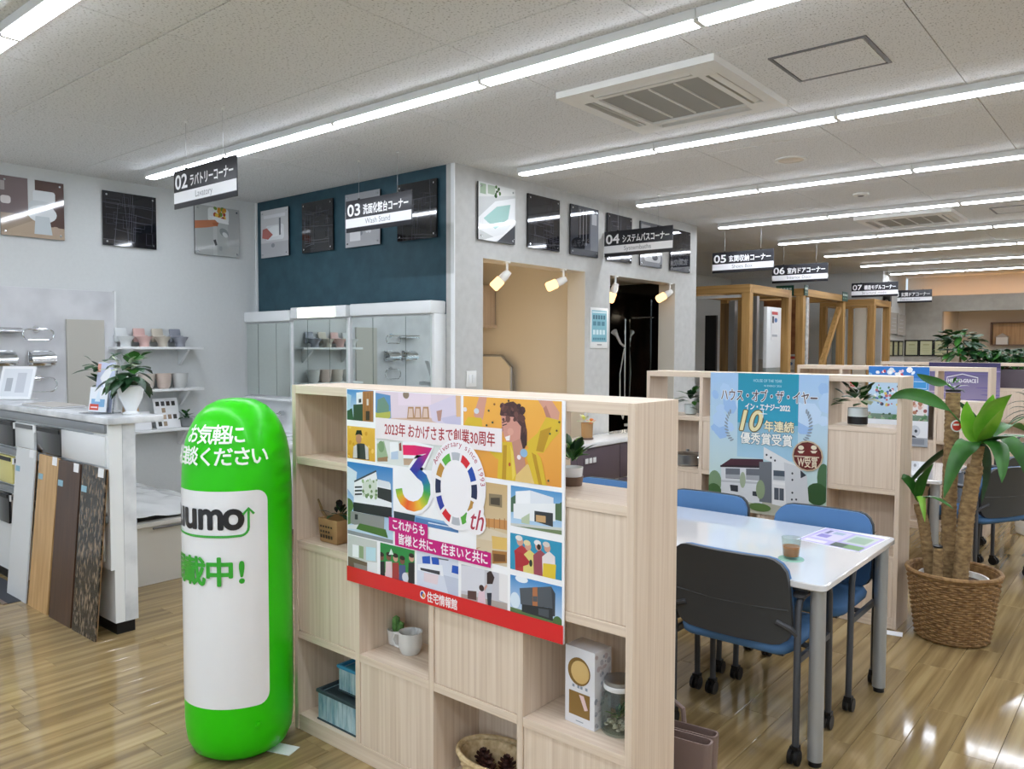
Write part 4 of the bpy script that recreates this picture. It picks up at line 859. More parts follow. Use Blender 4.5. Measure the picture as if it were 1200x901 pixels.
# sea terrace and living room
tile(C3(425, 60), C3(950, 240), ('5f93c8', '8fb9df')); PL_(C3, [(600, 110), (950, 190), (950, 235), (600, 170)], '4f7fb5'); PL_(C3, [(425, 60), (600, 80), (590, 170), (430, 180)], '2d3a44'); PL_(C3, [(705, 150), (900, 190), (900, 198), (705, 160)], 'dbe6f0')
tile(C2(170, 680), C4(340, 395), ('d9c9ae', 'c9ab78')); PL_(C4, [(60, 140), (150, 130), (340, 190), (340, 250), (60, 200)], 'd9cbb4'); PL_(C4, [(195, 90), (340, 105), (340, 165), (195, 140)], 'c98f55')
for x in (225, 258, 292, 322): PL_(C4, [(x, 92), (x+5, 92), (x+5, 160), (x, 150)], 'a5703c')
PL_(C2, [(258, 770), (350, 780), (350, 870), (258, 855)], '8a7a5e'); PL_(C2, [(270, 800), (335, 800), (335, 855), (270, 845)], '4c4436'); PL_(C4, [(60, 150), (150, 140), (150, 165), (60, 175)], '8e5a34'); PL_(C4, [(245, 200), (340, 215), (340, 290), (250, 280)], 'e0bb6a'); PL_(C4, [(248, 290), (340, 300), (340, 370), (250, 372)], 'a8763e'); PL_(C4, [(255, 310), (330, 318), (330, 360), (258, 360)], '6e4a2a'); PL_(C4, [(60, 320), (180, 270), (60, 290)], 'b98850'); EL(C4, 210, 338, 30, 42, '26262a')
for x, y in ((195, 320), (225, 325), (210, 345), (195, 360), (226, 362)): EL(C4, x, y, 8, 10, 'e8e8ea')
# white house right
tile(C2(412, 712), C4(680, 195), ('b9d6ee', '4f93c9')); PL_(C2, [(412, 800), (445, 780), (445, 900), (412, 900)], '47684f'); PL_(C2, [(445, 755), (548, 748), (550, 900), (445, 900)], 'f3f5f8'); PL_(C2, [(548, 748), (712, 800), (712, 900), (550, 900)], 'e2e7ef'); PL_(C2, [(740, 850), (770, 830), (770, 900), (740, 900)], '3d5a3a'); PL_(C4, [(380, 0), (640, 0), (640, 110), (500, 110), (380, 90)], 'eceff2'); PL_(C4, [(510, 45), (625, 60), (625, 145), (510, 110)], '33363a'); PL_(C4, [(520, 70), (580, 78), (580, 120), (520, 112)], 'c9a373'); PL_(C4, [(430, 90), (480, 60), (480, 130), (430, 120)], 'b9c7a9'); PL_(C4, [(640, 0), (680, 0), (680, 110), (640, 100)], '4f6a48'); PL_(C4, [(360, 130), (680, 165), (680, 195), (360, 155)], '73865f'); PL_(C4, [(360, 120), (680, 150), (680, 168), (360, 135)], 'cdd0cc')
# bottom row
tile(C3(5, 240), C3(290, 590), 'c9cdc9'); PL_(C3, [(5, 410), (210, 480), (210, 540), (5, 520)], '6b5a4a'); PL_(C3, [(90, 330), (140, 340), (140, 440), (90, 430)], 'f4f8fa'); PL_(C3, [(145, 340), (180, 350), (180, 450), (145, 440)], '8fa57c'); PL_(C3, [(200, 350), (280, 360), (280, 470), (200, 460)], 'bfe0ea'); PL_(C3, [(210, 470), (290, 480), (290, 590), (210, 560)], 'e6e9ea'); PL_(C3, [(5, 420), (40, 430), (40, 520), (5, 510)], '3f3a34'); PL_(C3, [(100, 480), (210, 510), (210, 570), (110, 540)], '8c8680')
tile(C3(315, 315), C3(595, 680), '2c8a44'); PL_(C3, [(310, 560), (600, 560), (600, 690), (310, 620)], 'c9bda3')
for x, y, h, c in ((325, 470, 130, '26262a'), (385, 470, 150, 'e2c5cb'), (440, 480, 150, 'a23a3a'), (495, 500, 160, '4a5a88'), (570, 480, 170, '2a2a2c')):
    PL_(C3, [(x-28, y+h), (x-25, y), (x+25, y), (x+30, y+h)], c); EL(C3, x, y-35, 20, 28, ('c99a86', '7d5243')[x % 2]); EL(C3, x, y-58, 22, 18, '2d211f')
PL_(C3, [(385, 415), (405, 365), (425, 415)], 'dfe9e4'); EL(C3, 520, 600, 26, 40, 'd6dae6')
tile(C3(612, 325), C3(950, 780), 'd9dfee'); EL(C3, 690, 350, 40, 35, 'f1f3fa'); PL_(C3, [(655, 430), (720, 425), (722, 490), (660, 485)], '2457b8'); PL_(C3, [(730, 435), (790, 440), (795, 500), (738, 492)], '2457b8'); PL_(C3, [(900, 500), (950, 510), (950, 575), (895, 560)], '2457b8'); PL_(C3, [(620, 490), (820, 500), (830, 590), (620, 540)], 'eef1f8'); PL_(C3, [(640, 520), (800, 550), (800, 580), (645, 540)], '3b3d44'); PL_(C3, [(670, 560), (790, 580), (780, 660), (670, 630)], 'e6d6dd'); PL_(C3, [(830, 580), (950, 610), (950, 760), (870, 740)], 'c3cadd'); PL_(C3, [(780, 440), (870, 455), (870, 465), (780, 450)], '60656e')
tile(C4(55, 375), C4(342, 690), 'c9c7cf'); PL_(C4, [(55, 385), (200, 400), (200, 560), (55, 540)], 'dadae2'); PL_(C4, [(290, 420), (342, 430), (342, 620), (290, 600)], 'ece9ea'); PL_(C4, [(55, 560), (342, 620), (342, 690), (55, 620)], 'b0a49c'); PL_(C4, [(95, 540), (150, 545), (150, 600), (95, 590)], '5b3f3d'); PL_(C4, [(215, 430), (240, 415), (262, 460), (250, 500), (215, 500)], '3a2a2a'); PL_(C4, [(210, 500), (248, 500), (248, 560), (215, 560)], 'c7c9d2'); PL_(C4, [(215, 555), (245, 555), (240, 660), (222, 660)], '2f3340'); EL(C4, 182, 525, 16, 20, '3a2626'); PL_(C4, [(165, 545), (200, 545), (210, 630), (155, 620)], 'e3c6d2'); PL_(C4, [(198, 520), (215, 500), (218, 515), (200, 545)], 'd2a090')
tile(C4(360, 180), C4(680, 480), '2f93b8')
for x, y, c, hc in ((430, 290, 'b83a40', 'e6e3df'), (480, 320, 'e0cf7a', 'e0d2a2'), (545, 320, '9a4a58', 'e6e6e8'), (600, 330, 'e8dfe0', 'd9cfc8')):
    PL_(C4, [(x-38, y+150), (x-42, y), (x, y-35), (x+38, y), (x+42, y+150)], c); EL(C4, x-10, y-55, 20, 28, 'd3a08c'); EL(C4, x-16, y-76, 22, 17, hc)
PL_(C4, [(565, 370), (645, 380), (640, 480), (560, 470)], 'e2c53c'); PL_(C4, [(385, 290), (440, 310), (480, 360), (470, 380), (400, 400)], 'b02f38'); EL(C4, 488, 370, 10, 22, '2c3a30'); EL(C4, 538, 270, 12, 18, '31231f')
tile(C4(360, 440), C4(680, 790), ('cfe0ef', '3f8ccc')); EL(C4, 430, 470, 40, 22, 'eef4fa'); EL(C4, 390, 600, 30, 50, 'd9e8f4'); PL_(C4, [(360, 640), (430, 660), (680, 730), (680, 800), (360, 690)], '5f7a4e'); PL_(C4, [(418, 525), (615, 515), (632, 650), (425, 625)], '52585f'); PL_(C4, [(498, 520), (528, 518), (530, 640), (498, 635)], 'b0714a'); PL_(C4, [(500, 575), (528, 576), (528, 610), (500, 608)], '54585c'); PL_(C4, [(432, 625), (625, 650), (625, 730), (432, 670)], '2c3034'); PL_(C4, [(535, 650), (600, 660), (600, 710), (535, 690)], '4c535a'); PL_(C4, [(615, 515), (640, 560), (638, 700), (625, 700)], '3c4147'); EL(C4, 655, 740, 30, 40, '4f7040')
A.clip = None; A.k = 60
# title ribbon, 30, bands, red strip
q0, q1 = C1(270, 285), C2(335, 440); ts = C1(308, 345); te = C2(303, 405)
A.rect(ts[0]-.05, ts[1]-.022, te[0]+.03, ts[1]+.055, 'f0e8ea'); A.text('2023年 おかげさまで創業30周年', ts[0], ts[1]-.002, 'a82a34', w=te[0]-ts[0], h=.044, bold=.014)
rc = C1(800, 735); RU, RV = .098, .124; RC = (rc[0]+.006, rc[1])
A.ell(RC[0], RC[1], RU+.012, RV+.012, 'f4f4f8', 40); A.ell(RC[0]+.008, RC[1]+.014, RU+.03, RV+.03, 'f4f1f4', 40)
three = [C1(*p) for p in ((437, 463), (520, 466), (622, 470), (560, 545), (508, 612), (545, 628), (585, 662), (604, 710), (606, 765), (590, 815), (555, 850), (512, 862), (470, 850), (435, 820), (415, 780), (408, 735))]
cols = [srgb(c) for c in ('e8175d', 'df1568', 'c01478', '5a2490', '26349c', '2350a8', '2468b0', '238a8a', '3a9e4c', '9cc03a', 'f0c83a', 'f08a2c', 'ec5a2a', 'f0a030', 'c8c832', '58b048')]
A.path(three, .060, 'f6f6fa'); A.path(three, .036, '', cols)
SG = ['d8232f', '1f4aa8', '20294f', 'b98a3e', '56a83c', 'b9bcc4', 'd8232f', '2c3c9c', '20294f', 'c08c3c', '5cb040', 'b9bcc4']
for k, c in enumerate(SG):
    p = []
    for i in range(5): an = R(90-15-k*30+24*i/4+15-12-30); p.append((an, 1))
    ring = [(RC[0]+RU*math.cos(an), RC[1]+RV*math.sin(an)) for an, _ in p]+[(RC[0]+(RU-.026)*math.cos(an), RC[1]+(RV-.026)*math.sin(an)) for an, _ in p[::-1]]
    A.poly(ring, c)
s_ = 'Anniversary since 1993'
for i, ch in enumerate(s_):
    if ch == ' ': continue
    an = R(148-i*(148-8)/(len(s_)-1)); A.text(ch, RC[0]+.004+(RU+.012)*math.cos(an), RC[1]+.008+(RV+.012)*math.sin(an), 'b5405a', h=.024, rot=an-math.pi/2, align='c', up=(i == 0))
c = C4(150, 110); A.ell(c[0], c[1]+.0, .045, .045, 'f5f1f4', 16); A.ell(c[0]+.01, c[1]+.04, .026, .035, 'f5f1f4', 14); A.text('th', c[0]-.032, c[1]-.028, 'b5304a', w=.06, h=.085, shear=.25, bold=.004)
for (p, q, s, m_) in ((C3(390, 105), C3(705, 207), 'これからも', .022), (C3(440, 225), C4(243, 288), '皆様と共に、住まいと共に', .020)):
    v1 = p[1]; v0 = v1-.050; A.rect(p[0], v0, q[0], v1, 'c8147c'); A.text(s, p[0]+m_, v0+.011, 'f8f0f5', w=q[0]-p[0]-m_*1.7, h=.036, bold=.022)
A.rect(0, 0, PWID, .058, 'd8262a'); p = C3(715, 820); A.text('住宅情報館', p[0]-.008, .013, 'f5eded', w=.145, h=.034, bold=.02); A.ell(p[0]-.030, .029, .014, .015, 'f2f2f2'); A.ell(p[0]-.033, .031, .008, .009, '2c3c9c'); A.ell(p[0]-.026, .027, .007, .008, 'd98a2c')
A.build('poster_print', 'print', po, lambda u, v, d: (u, -.0006-d, v))

# ------------------------------------------------------------------ house of the year poster
YQ = B2-.006; X0Q, Z0Q, WQ, HQ = -2.305, .56, .755, .885
po2 = thing('poster', 'pale blue award poster with a white house on the second bookcase', 'poster', (X0Q, YQ, Z0Q)); MB().box(0, WQ, 0, .0045, 0, HQ).build('poster_sheet', 'paper', po2, smooth=0)
def C5(x, y): p = at(820+x/5.3, 430+y/5.3, 'y', YQ-.001); return (p.x-X0Q, p.z-Z0Q)
A = Art(.0001); A.rect(0, 0, WQ, HQ, ('d8ecdf', 'a3c6ec')); A.clip = (0, 0, WQ, HQ); A.scatter(0, .5, WQ, HQ, ['b4d2f2', 'c4dcf5', '9cc0ea'], 26, .06, 4)
b0, b1 = C5(240, 45), C5(606, 590); A.rect(b0[0], b1[1], b1[0], HQ, ('a9d0e6', '1590ac')); A.rect(b0[0], b1[1]+.22, b1[0], HQ, ('2f9fc0', '1590ac'))
for cx, s in ((230, -1), (625, 1)):
    for k in range(11):
        an = R(-62+k*11.5); x, y = cx+s*62*math.cos(an)*1.05, 360-105*math.sin(an); c = C5(x, y); A.ell(c[0], c[1], .016, .006, '8f9dab', 8, (an+.6) if s > 0 else math.pi-an-.6)
        x, y = cx+s*40*math.cos(an), 360-90*math.sin(an)
p = C5(335, 92); q = C5(512, 92); A.text('HOUSE OF THE YEAR', p[0], p[1], 'bfe4ee', w=q[0]-p[0], h=.022)
A.text('IN ENERGY 2022', p[0]+.07, p[1]-.028, 'bfe4ee', w=.11, h=.014)
p, q = C5(135, 200), C5(732, 200)
for bo, c in ((.05, 'f2f5f8'), (.008, '4b3340')): A.text('ハウス・オブ・ザ・イヤー', p[0], p[1], c, w=q[0]-p[0], h=.072, bold=bo)
p, q = C5(285, 250), C5(562, 256)
for bo, c in ((.06, '6f9fb5'), (.022, 'f6f4f4')): A.text('イン・エナジー2022', p[0], p[1]-.01, c, w=q[0]-p[0], h=.04, bold=bo)
p, q = C5(252, 388), C5(392, 388)
for bo, c in ((.055, '6b5a26'), (.02, 'e9dfae')): A.text('10', p[0], p[1], c, w=(q[0]-p[0])*.86, h=.155, bold=bo, shear=.22)
p, q = C5(402, 392), C5(585, 392)
for bo, c in ((.05, '5b4f2a'), (.02, 'efe6c4')): A.text('年連続', p[0], p[1], c, w=q[0]-p[0], h=.062, bold=bo)
p, q = C5(255, 465), C5(575, 470)
for bo, c in ((.05, '2f6f88'), (.02, 'f5f4ee')): A.text('優秀賞受賞', p[0], p[1], c, w=q[0]-p[0], h=.068, bold=bo)
c = C5(395, 290); A.ell(c[0], c[1], .03, .003, 'e8f6fb', 8); A.ell(c[0], c[1], .003, .03, 'e8f6fb', 8)
H = lambda pts, col: PL_(C5, pts, col)
A.rect(0, 0, WQ, C5(400, 830)[1], 'b8b8a8'); EL(C5, 95, 710, 42, 70, '7f9a78'); EL(C5, 90, 780, 50, 60, '486a3e'); EL(C5, 770, 690, 40, 90, '4f7350'); EL(C5, 730, 790, 70, 70, '3a5a36'); H([(60, 800), (160, 770), (160, 900), (60, 900)], '4f6e3c')
H([(135, 620), (390, 625), (390, 860), (160, 800), (135, 780)], 'dfe2e6'); H([(130, 612), (195, 568), (395, 572), (400, 612)], '4a2a36'); H([(130, 608), (400, 612), (400, 628), (130, 620)], '33272e'); H([(163, 628), (252, 630), (252, 695), (163, 690)], '6f747d'); H([(290, 630), (372, 632), (372, 705), (290, 698)], '6f747d'); H([(163, 665), (252, 668), (252, 692), (163, 688)], 'a9adb4'); H([(290, 670), (372, 674), (372, 704), (290, 698)], 'a9adb4')
H([(190, 730), (240, 735), (240, 775), (195, 768)], '3a3e45'); H([(330, 770), (372, 775), (372, 805), (330, 798)], '3a3e45'); H([(135, 700), (390, 715), (390, 728), (135, 712)], 'c4c8cd'); H([(372, 588), (450, 588), (450, 845), (372, 835)], '70757c')
H([(400, 495), (620, 620), (668, 680), (680, 850), (530, 870), (450, 850), (450, 590), (398, 570)], 'e6e8ea'); H([(525, 590), (620, 620), (668, 680), (680, 850), (540, 872)], 'd3d6da'); H([(460, 640), (530, 645), (530, 705), (460, 698)], '4f5a66'); H([(460, 675), (530, 680), (530, 706), (460, 700)], 'aab1b8'); H([(455, 710), (532, 718), (532, 735), (455, 726)], 'f0f1f2'); H([(465, 748), (525, 755), (525, 830), (465, 822)], '555c66'); H([(493, 750), (498, 751), (498, 826), (493, 825)], 'c9ccd0')
for x, y in ((418, 545), (445, 562), (470, 580), (578, 660), (578, 700), (578, 780), (575, 822), (602, 822)): EL(C5, x, y, 6, 7, '3a3e46')
H([(628, 640), (665, 672), (630, 690)], '3a3f46'); EL(C5, 380, 760, 28, 60, '8fa07f'); EL(C5, 375, 870, 70, 26, '5d7a44'); EL(C5, 270, 700, 18, 50, 'a7b59b')
EL(C5, 672, 552, 98, 96, 'c7b195'); EL(C5, 672, 552, 89, 87, '5a1a18'); EL(C5, 672, 552, 80, 78, '6b211e')
for x in (632, 712): EL(C5, x, 500, 18, 14, 'e6dcc4'); H([(x-22, 520), (x+22, 520), (x+10, 535), (x-10, 535)], 'e6dcc4')
H([(590, 548), (745, 558), (745, 566), (590, 556)], 'cdb9a0'); p = C5(610, 612); A.text('W受賞', p[0], p[1], 'e9dcc2', w=.118, h=.062, bold=.012)
A.clip = None
A.build('poster_print', 'print', po2, lambda u, v, d: (u, -.0006-d, v))
# ------------------------------------------------------------------ tables and chairs
def table(x0, x1, y0, y1, label):
    t = thing('meeting_table', label, 'table', ((x0+x1)/2, (y0+y1)/2, 0)); hx, hy = (x1-x0)/2, (y1-y0)/2
    loft([rr(hx-.004, hy-.004, .03, .693), rr(hx, hy, .034, .697), rr(hx, hy, .034, .716), rr(hx-.003, hy-.003, .031, .72)]).build('table_top', 'table_white', t, smooth=30)
    for sx in (-1, 1):
        for sy in (-1, 1):
            l = MB().cyl((sx*(hx-.045), sy*(hy-.065), .022), (sx*(hx-.045), sy*(hy-.065), .693), .029, n=18).build('leg', 'grey_metal', t)
            MB().cyl((sx*(hx-.045), sy*(hy-.065), 0), (sx*(hx-.045), sy*(hy-.065), .0215), .024, n=14).build('foot', 'black', l)
    for sy in (-1, 1): MB().box(-hx+.08, hx-.08, sy*(hy-.065)-.015, sy*(hy-.065)+.015, .669, .692).build('side_rail', 'dark_frame', t, smooth=0)
    for sx in (-1, 1): MB().box(sx*(hx-.045)-.015, sx*(hx-.045)+.015, -hy+.10, hy-.10, .669, .692).build('end_rail', 'dark_frame', t, smooth=0)
    return t
def pad(w, h, r, th, cv, z0, y0, lean, nr=13, nc=11):
    F, Bk = [], []
    for i in range(nr):
        v = (1-math.cos(math.pi*i/(nr-1)))/2*h; e = min(v, h-v); hw = w if e >= r else w-r+math.sqrt(max(0, r*r-(r-e)**2))
        hw *= (1-.05*(v/h)); f_, b_ = [], []
        for j in range(nc):
            x = hw*(2*j/(nc-1)-1); y = y0+lean*v/h+cv*(1-(x/w)**2)*-1+.012*math.sin(math.pi*v/h)
            f_.append((x, y, z0+v)); b_.append((x, y-th, z0+v))
        F.append(f_); Bk.append(b_)
    m_ = MB(); vs = [p for q in F for p in q]+[p for q in Bk for p in q]; N = nr*nc; fs = []
    I = lambda i, j, s=0: s*N+i*nc+j
    for i in range(nr-1):
        for j in range(nc-1): fs += [(I(i, j), I(i, j+1), I(i+1, j+1), I(i+1, j)), (I(i, j, 1), I(i+1, j, 1), I(i+1, j+1, 1), I(i, j+1, 1))]
        fs += [(I(i, 0), I(i+1, 0), I(i+1, 0, 1), I(i, 0, 1)), (I(i, nc-1), I(i, nc-1, 1), I(i+1, nc-1, 1), I(i+1, nc-1))]
    for j in range(nc-1): fs += [(I(0, j), I(0, j, 1), I(0, j+1, 1), I(0, j+1)), (I(nr-1, j), I(nr-1, j+1), I(nr-1, j+1, 1), I(nr-1, j, 1))]
    return m_.add(vs, fs)
def chair(label):
    t = thing('meeting_chair', label, 'chair', group='blue meeting chairs')
    loft([rr(.215, .205, .05, .412), rr(.23, .22, .07, .42), rr(.235, .225, .075, .445), rr(.225, .215, .07, .462), rr(.17, .16, .06, .468)]).build('seat', 'blue_fabric', t, smooth=60)
    MB().box(-.20, .20, -.17, .17, .398, .412).build('seat_pan', 'dark_frame', t, smooth=0)
    b = pad(.25, .35, .075, .022, .035, .455, -.185, -.055).build('backrest', 'grey_plastic', t, 'grey plastic rear shell', smooth=50)
    pad(.247, .344, .075, .02, .034, .459, -.163, -.053).build('back_pad', 'blue_fabric', b, 'blue fabric pad', smooth=60)
    MB().tube([(-.235, -.2245, .60), (-.12, -.244, .598), (0, -.252, .597), (.12, -.244, .598), (.235, -.2245, .60)], .0035, 6).build('shell_seam', 'grey_plastic', b)
    for s in (-1, 1):
        fr = MB().tube([(s*.262, -.19, .065), (s*.262, -.19, .60), (s*.262, -.17, .635), (s*.262, -.12, .645)], .0135, 10).build('rear_leg', 'dark_frame', t)
        ff = MB().tube([(s*.262, .19, .065), (s*.262, .175, .58), (s*.262, .15, .63), (s*.262, .10, .645)], .0135, 10).build('front_leg', 'dark_frame', t)
        loft([rr(.02, .17, .018, .0), rr(.026, .178, .022, .006), rr(.026, .178, .022, .016), rr(.018, .165, .017, .022)]).build('armrest', 'dark_frame', t, smooth=50).location = (s*.262, -.02, .645)
        MB().box(s*.262-.008, s*.262+.008, -.17, .17, .39, .415).build('seat_rail', 'dark_frame', t, smooth=0); MB().cyl((s*.19, 0, .40), (s*.262, 0, .40), .012, n=8).build('seat_mount', 'dark_frame', t)
        MB().tube([(s*.262, -.19, .50), (s*.24, -.215, .53), (s*.19, -.225, .55)], .012, 8).build('back_mount', 'dark_frame', t)
        for sy, l in ((-1, fr), (1, ff)):
            y = sy*.19; MB().cyl((s*.262-.02, y-.012, .03), (s*.262-.006, y-.012, .03), .03, n=16).cyl((s*.262+.006, y-.012, .03), (s*.262+.02, y-.012, .03), .03, n=16).box(s*.262-.016, s*.262+.016, y-.02, y+.014, .045, .07).build('caster', 'black', l)
    return t
T1Y = (2.965, 3.96)
table(-2.92, -.955, *T1Y, 'white meeting table with grey legs behind the front bookcase')
c0 = chair('blue chair seen from behind its grey shell, under the glass of tea'); c0.location = (-1.325, 3.185, 0)
for x, y, rz, lb in ((-1.305, 3.77, math.pi, 'blue chair facing the table end beside the leaflet'), (-1.93, 3.78, math.pi+.03, 'blue chair standing between the award poster and the table middle'), (-2.58, 3.78, math.pi, 'blue chair seen through the front bookcase window'), (-1.93, 3.19, 0, 'blue chair half hidden behind the oak bookcase side')):
    dup(c0, (x, y, 0), rz, lb)
table(-2.9, -1.15, 5.86, 6.80, 'white meeting table behind the award poster bookcase')
for x, y, rz, lb in ((-1.02, 6.42, R(62), 'grey-backed chair drawn up behind the dracaena trunks'), (-1.06, 7.08, R(70), 'grey-backed chair past the dracaena near the third bookcase')): dup(c0, (x, y, 0), rz, lb)
table(-2.9, -1.15, 8.75, 9.7, 'white meeting table behind the third bookcase'); 
for x, y, rz, lb in ((-.98, 9.1, math.pi-.5, 'blue chair facing out beyond the white pot'), ): dup(c0, (x, y, 0), rz, lb)

# on the front table
g_ = thing('glass_of_tea', 'glass of amber iced tea on a clear green coaster', 'glass', (-1.193, 3.265, .7205))
MB().lathe([(.001, .004), (.05, .004), (.052, .002), (.052, .0), (.001, 0)], 28).build('coaster', 'coaster', g_, 'pale green coaster'); mat('coaster', 'a8dcc4', .08, alpha=.6)
MB().lathe([(.0, .006), (.03, .005), (.032, .01), (.04, .092), (.0385, .092), (.0305, .014), (.0, .012)], 28).build('tumbler', 'glass', g_); MB().lathe([(.0, .0125), (.0298, .0145), (.0350, .056), (0, .0565)], 28).build('tea', 'tea', g_, 'amber tea'); mat('tea', 'b06a22', .1, coat=.3)
lf = thing('leaflet', 'lavender printed leaflet spread on the table corner', 'leaflet', (0, 0, .7205)); q = [at(x, y, 'z', .7205) for x, y in ((943, 623), (1040, 632), (1003, 651), (940, 638))]; q = [(-1.36, 3.80), (-1.035, 3.55), (-.99, 3.90), (-1.20, 4.00)]
q = [(-1.30, 3.62), (-1.00, 3.56), (-.975, 3.93), (-1.275, 3.95)]
MB().extr([(x, y, 0) for x, y in q], (0, 0, .0012)).build('sheet', 'paper', lf, smooth=0); a = Art(.00006)
B_ = lambda u, v: (q[0][0]+(q[1][0]-q[0][0])*u+(q[3][0]-q[0][0])*v, q[0][1]+(q[1][1]-q[0][1])*u+(q[3][1]-q[0][1])*v)
def bq(u0, v0, u1, v1, c): a.poly([B_(u0, v0), B_(u1, v0), B_(u1, v1), B_(u0, v1)], c)
bq(.02, .02, .98, .98, 'bcb0de'); bq(.08, .30, .50, .92, 'd8d0ec'); bq(.12, .40, .30, .6, '8a7cc0'); bq(.14, .65, .2, .88, '6a6a90'); bq(.25, .7, .42, .86, 'a8b8c8'); bq(.55, .35, .93, .90, 'c9d2cc'); bq(.60, .42, .88, .8, '9fb79a'); bq(.5, .05, .95, .28, '4a5a4e'); bq(.7, .05, .95, .28, '7aa067'); bq(.08, .06, .42, .2, 'e6e0f2')
a.build('leaflet_print', 'print', lf, lambda u, v, d: (u, v, .0013+d))
for x, y, lb in ((-2.3, 3.3, 'white notebook lying on the front table behind the bookcase'), (-1.75, 6.3, 'white paper pile on the table behind the award poster')):
    t = thing('notebook', lb, 'notebook', (x, y, .7205), .2); MB().box(-.1, .1, -.14, .14, .002, .014).build('pages', 'paper', t, bevel=.001); MB().box(-.103, .103, -.143, .143, 0, .0018).build('cover', 'd_beige', t)
bg_ = thing('handbag', 'taupe leather tote bag on the floor beside the front bookcase', 'bag', (-1.275, 2.44, 0), R(8)); mat('leather', '7d6a63', .5, bump=.2, bscale=300)
for k, yy in enumerate((-.06, .005)):
    rows = [rr(.13, .028, .02, z) for z in (.0, .29)]; rows = [[(x*(1+.08*i), y+yy, z) for x, y, z in r_] for i, r_ in enumerate(rows)]
    loft(rows+[[(x*.95, (y-yy)*.82+yy, z) for x, y, z in rows[1]], [(x*.9, (y-yy)*.72+yy, .02) for x, y, z in rows[1]]]).build('pouch', 'leather', bg_)
MB().tube([(-.09, .04, .27), (-.085, .05, .33), (-.04, .055, .35), (0, .05, .33), (.01, .04, .27)], .009, 8).build('handle', 'leather', bg_)

# ------------------------------------------------------------------ things in the front bookcase
t = thing('potted_plant', 'kraft paper planter with dark succulents at the end of the front bookcase', 'plant', (-2.615, 2.03, .8005)); MB().lathe([(.075, 0), (.08, .005), (.088, .10), (.08, .10), (.07, .06), (0, .06)], 4, a0=R(45)).build('paper_planter', 'kraft', t, bevel=.006)
a = Art(); 
for r_, v in enumerate((.066, .045, .022)):
    for k in range(5-r_ % 2): a.rect(-.04+k*.017, v, -.029+k*.017, v+(.008, .009, .014)[r_], '3a2c20')
a.build('stamped_print', 'print_matte', t, lambda u, v, d: (u, -.0632-d-.06*v, v)); leafy(t, (0, 0, .10), 18, .07, .022, .05, ['leaf_dark', 'd_dark', 'leaf_dark'], 31, .5)
MB().tube([(-.05, 0, .06), (-.10, -.01, .11), (-.13, -.01, .16)], [.007, .006, .004], 7).build('twig', 'bark', t)
mat('mug', 'd9d9d6', .3, coat=.3); c_ = at(481, 765, 'z', .4205); t = thing('mug', 'white ceramic mug beside a tiny cactus on the front bookcase', 'mug', (c_.x, c_.y, .4205)); MB().lathe([(.032, 0), (.036, .004), (.046, .03), (.047, .085), (.043, .085), (.041, .03), (0, .008)], 26).build('cup', 'mug', t); MB().tube([(-.044, -.012, .07), (-.065, -.02, .068), (-.075, -.024, .045), (-.062, -.02, .02), (-.042, -.012, .016)], .006, 8).build('handle', 'mug', t)
t = thing('potted_cactus', 'tiny green cactus in a white pot beside the mug', 'plant', (c_.x-.115, c_.y+.03, .4205)); MB().lathe([(.025, 0), (.03, .005), (.036, .06), (.032, .06), (.03, .05), (0, .05)], 20).build('pot', 'mug', t)
noisy('cactus', '3f6b33', '6d9a55', (50, 50, 50), .7)
for dx, dy, h in ((0, 0, .07), (.018, .006, .05), (-.016, .01, .055)): MB().lathe([(.008, .045), (.013, .055), (.013, .045+h-.01), (0, .045+h)], 14, (dx, dy, 0), fn=lambda an, z: 1+.12*math.cos(7*an)).build('cactus_stem', 'cactus', t)
noisy('crate_blue', '5f8fa0', 'c9dbe0', (30, 30, 8), .7, 6, .3, .7); mat('lid_blue', '3f8fb5', .5); mat('crate_dark', '39474c', .7)
def crate(x, y, z, w, d, h, label, lid=None):
    t = thing('storage_crate', label, 'crate', (x, y, z)); k = 9
    for s in (-1, 1):
        for i in range(k): MB().box(-w/2+i*w/k+.001, -w/2+(i+1)*w/k-.001, s*d/2-(.004 if s > 0 else 0), s*d/2+(.004 if s < 0 else 0), .006, h).build('slat', 'crate_blue', t)
        MB().box(s*w/2-.006, s*w/2+.006, -d/2+.005, d/2-.005, .006, h).build('end_board', 'crate_blue', t, smooth=0)
    MB().box(-w/2-.004, w/2+.004, -d/2-.004, d/2+.004, 0, .0055).build('bottom', 'crate_dark', t); MB().box(-w/2-.006, w/2+.006, -d/2-.006, -d/2+.004, h, h+.012).box(-w/2-.006, w/2+.006, d/2-.004, d/2+.006, h, h+.012).box(-w/2-.006, -w/2+.006, -d/2+.004, d/2-.004, h, h+.012).box(w/2-.006, w/2+.006, -d/2+.004, d/2-.004, h, h+.012).build('rim', lid or 'crate_dark', t, smooth=0)
    MB().box(-w/2+.007, w/2-.007, -d/2+.006, d/2-.006, h-.012, h-.004).build('lid', lid or 'crate_dark', t)
crate(-2.54, 2.02, .0655, .24, .14, .115, 'weathered blue slatted crate on the bottom shelf'); crate(-2.505, 2.04, .1935, .15, .09, .095, 'small blue-lidded crate stacked on the weathered crate', 'lid_blue')
bk_ = thing('wicker_basket', 'pale wicker basket holding pine cones on the bottom shelf', 'basket', (-1.765, 2.045, .0655))
def weave(m_, z0, z1, r0, r1, sx, sy, rows, n=44, amp=.004, th=.006):
    for i in range(rows):
        f = (i+.5)/rows; z = z0+(z1-z0)*f; r = r0+(r1-r0)*f
        m_.tube([((r+amp*math.cos(math.pi*k+math.pi*i))*math.cos(2*math.pi*k/n)*sx, (r+amp*math.cos(math.pi*k+math.pi*i))*math.sin(2*math.pi*k/n)*sy, z) for k in range(n+1)], th, 6, caps=False)
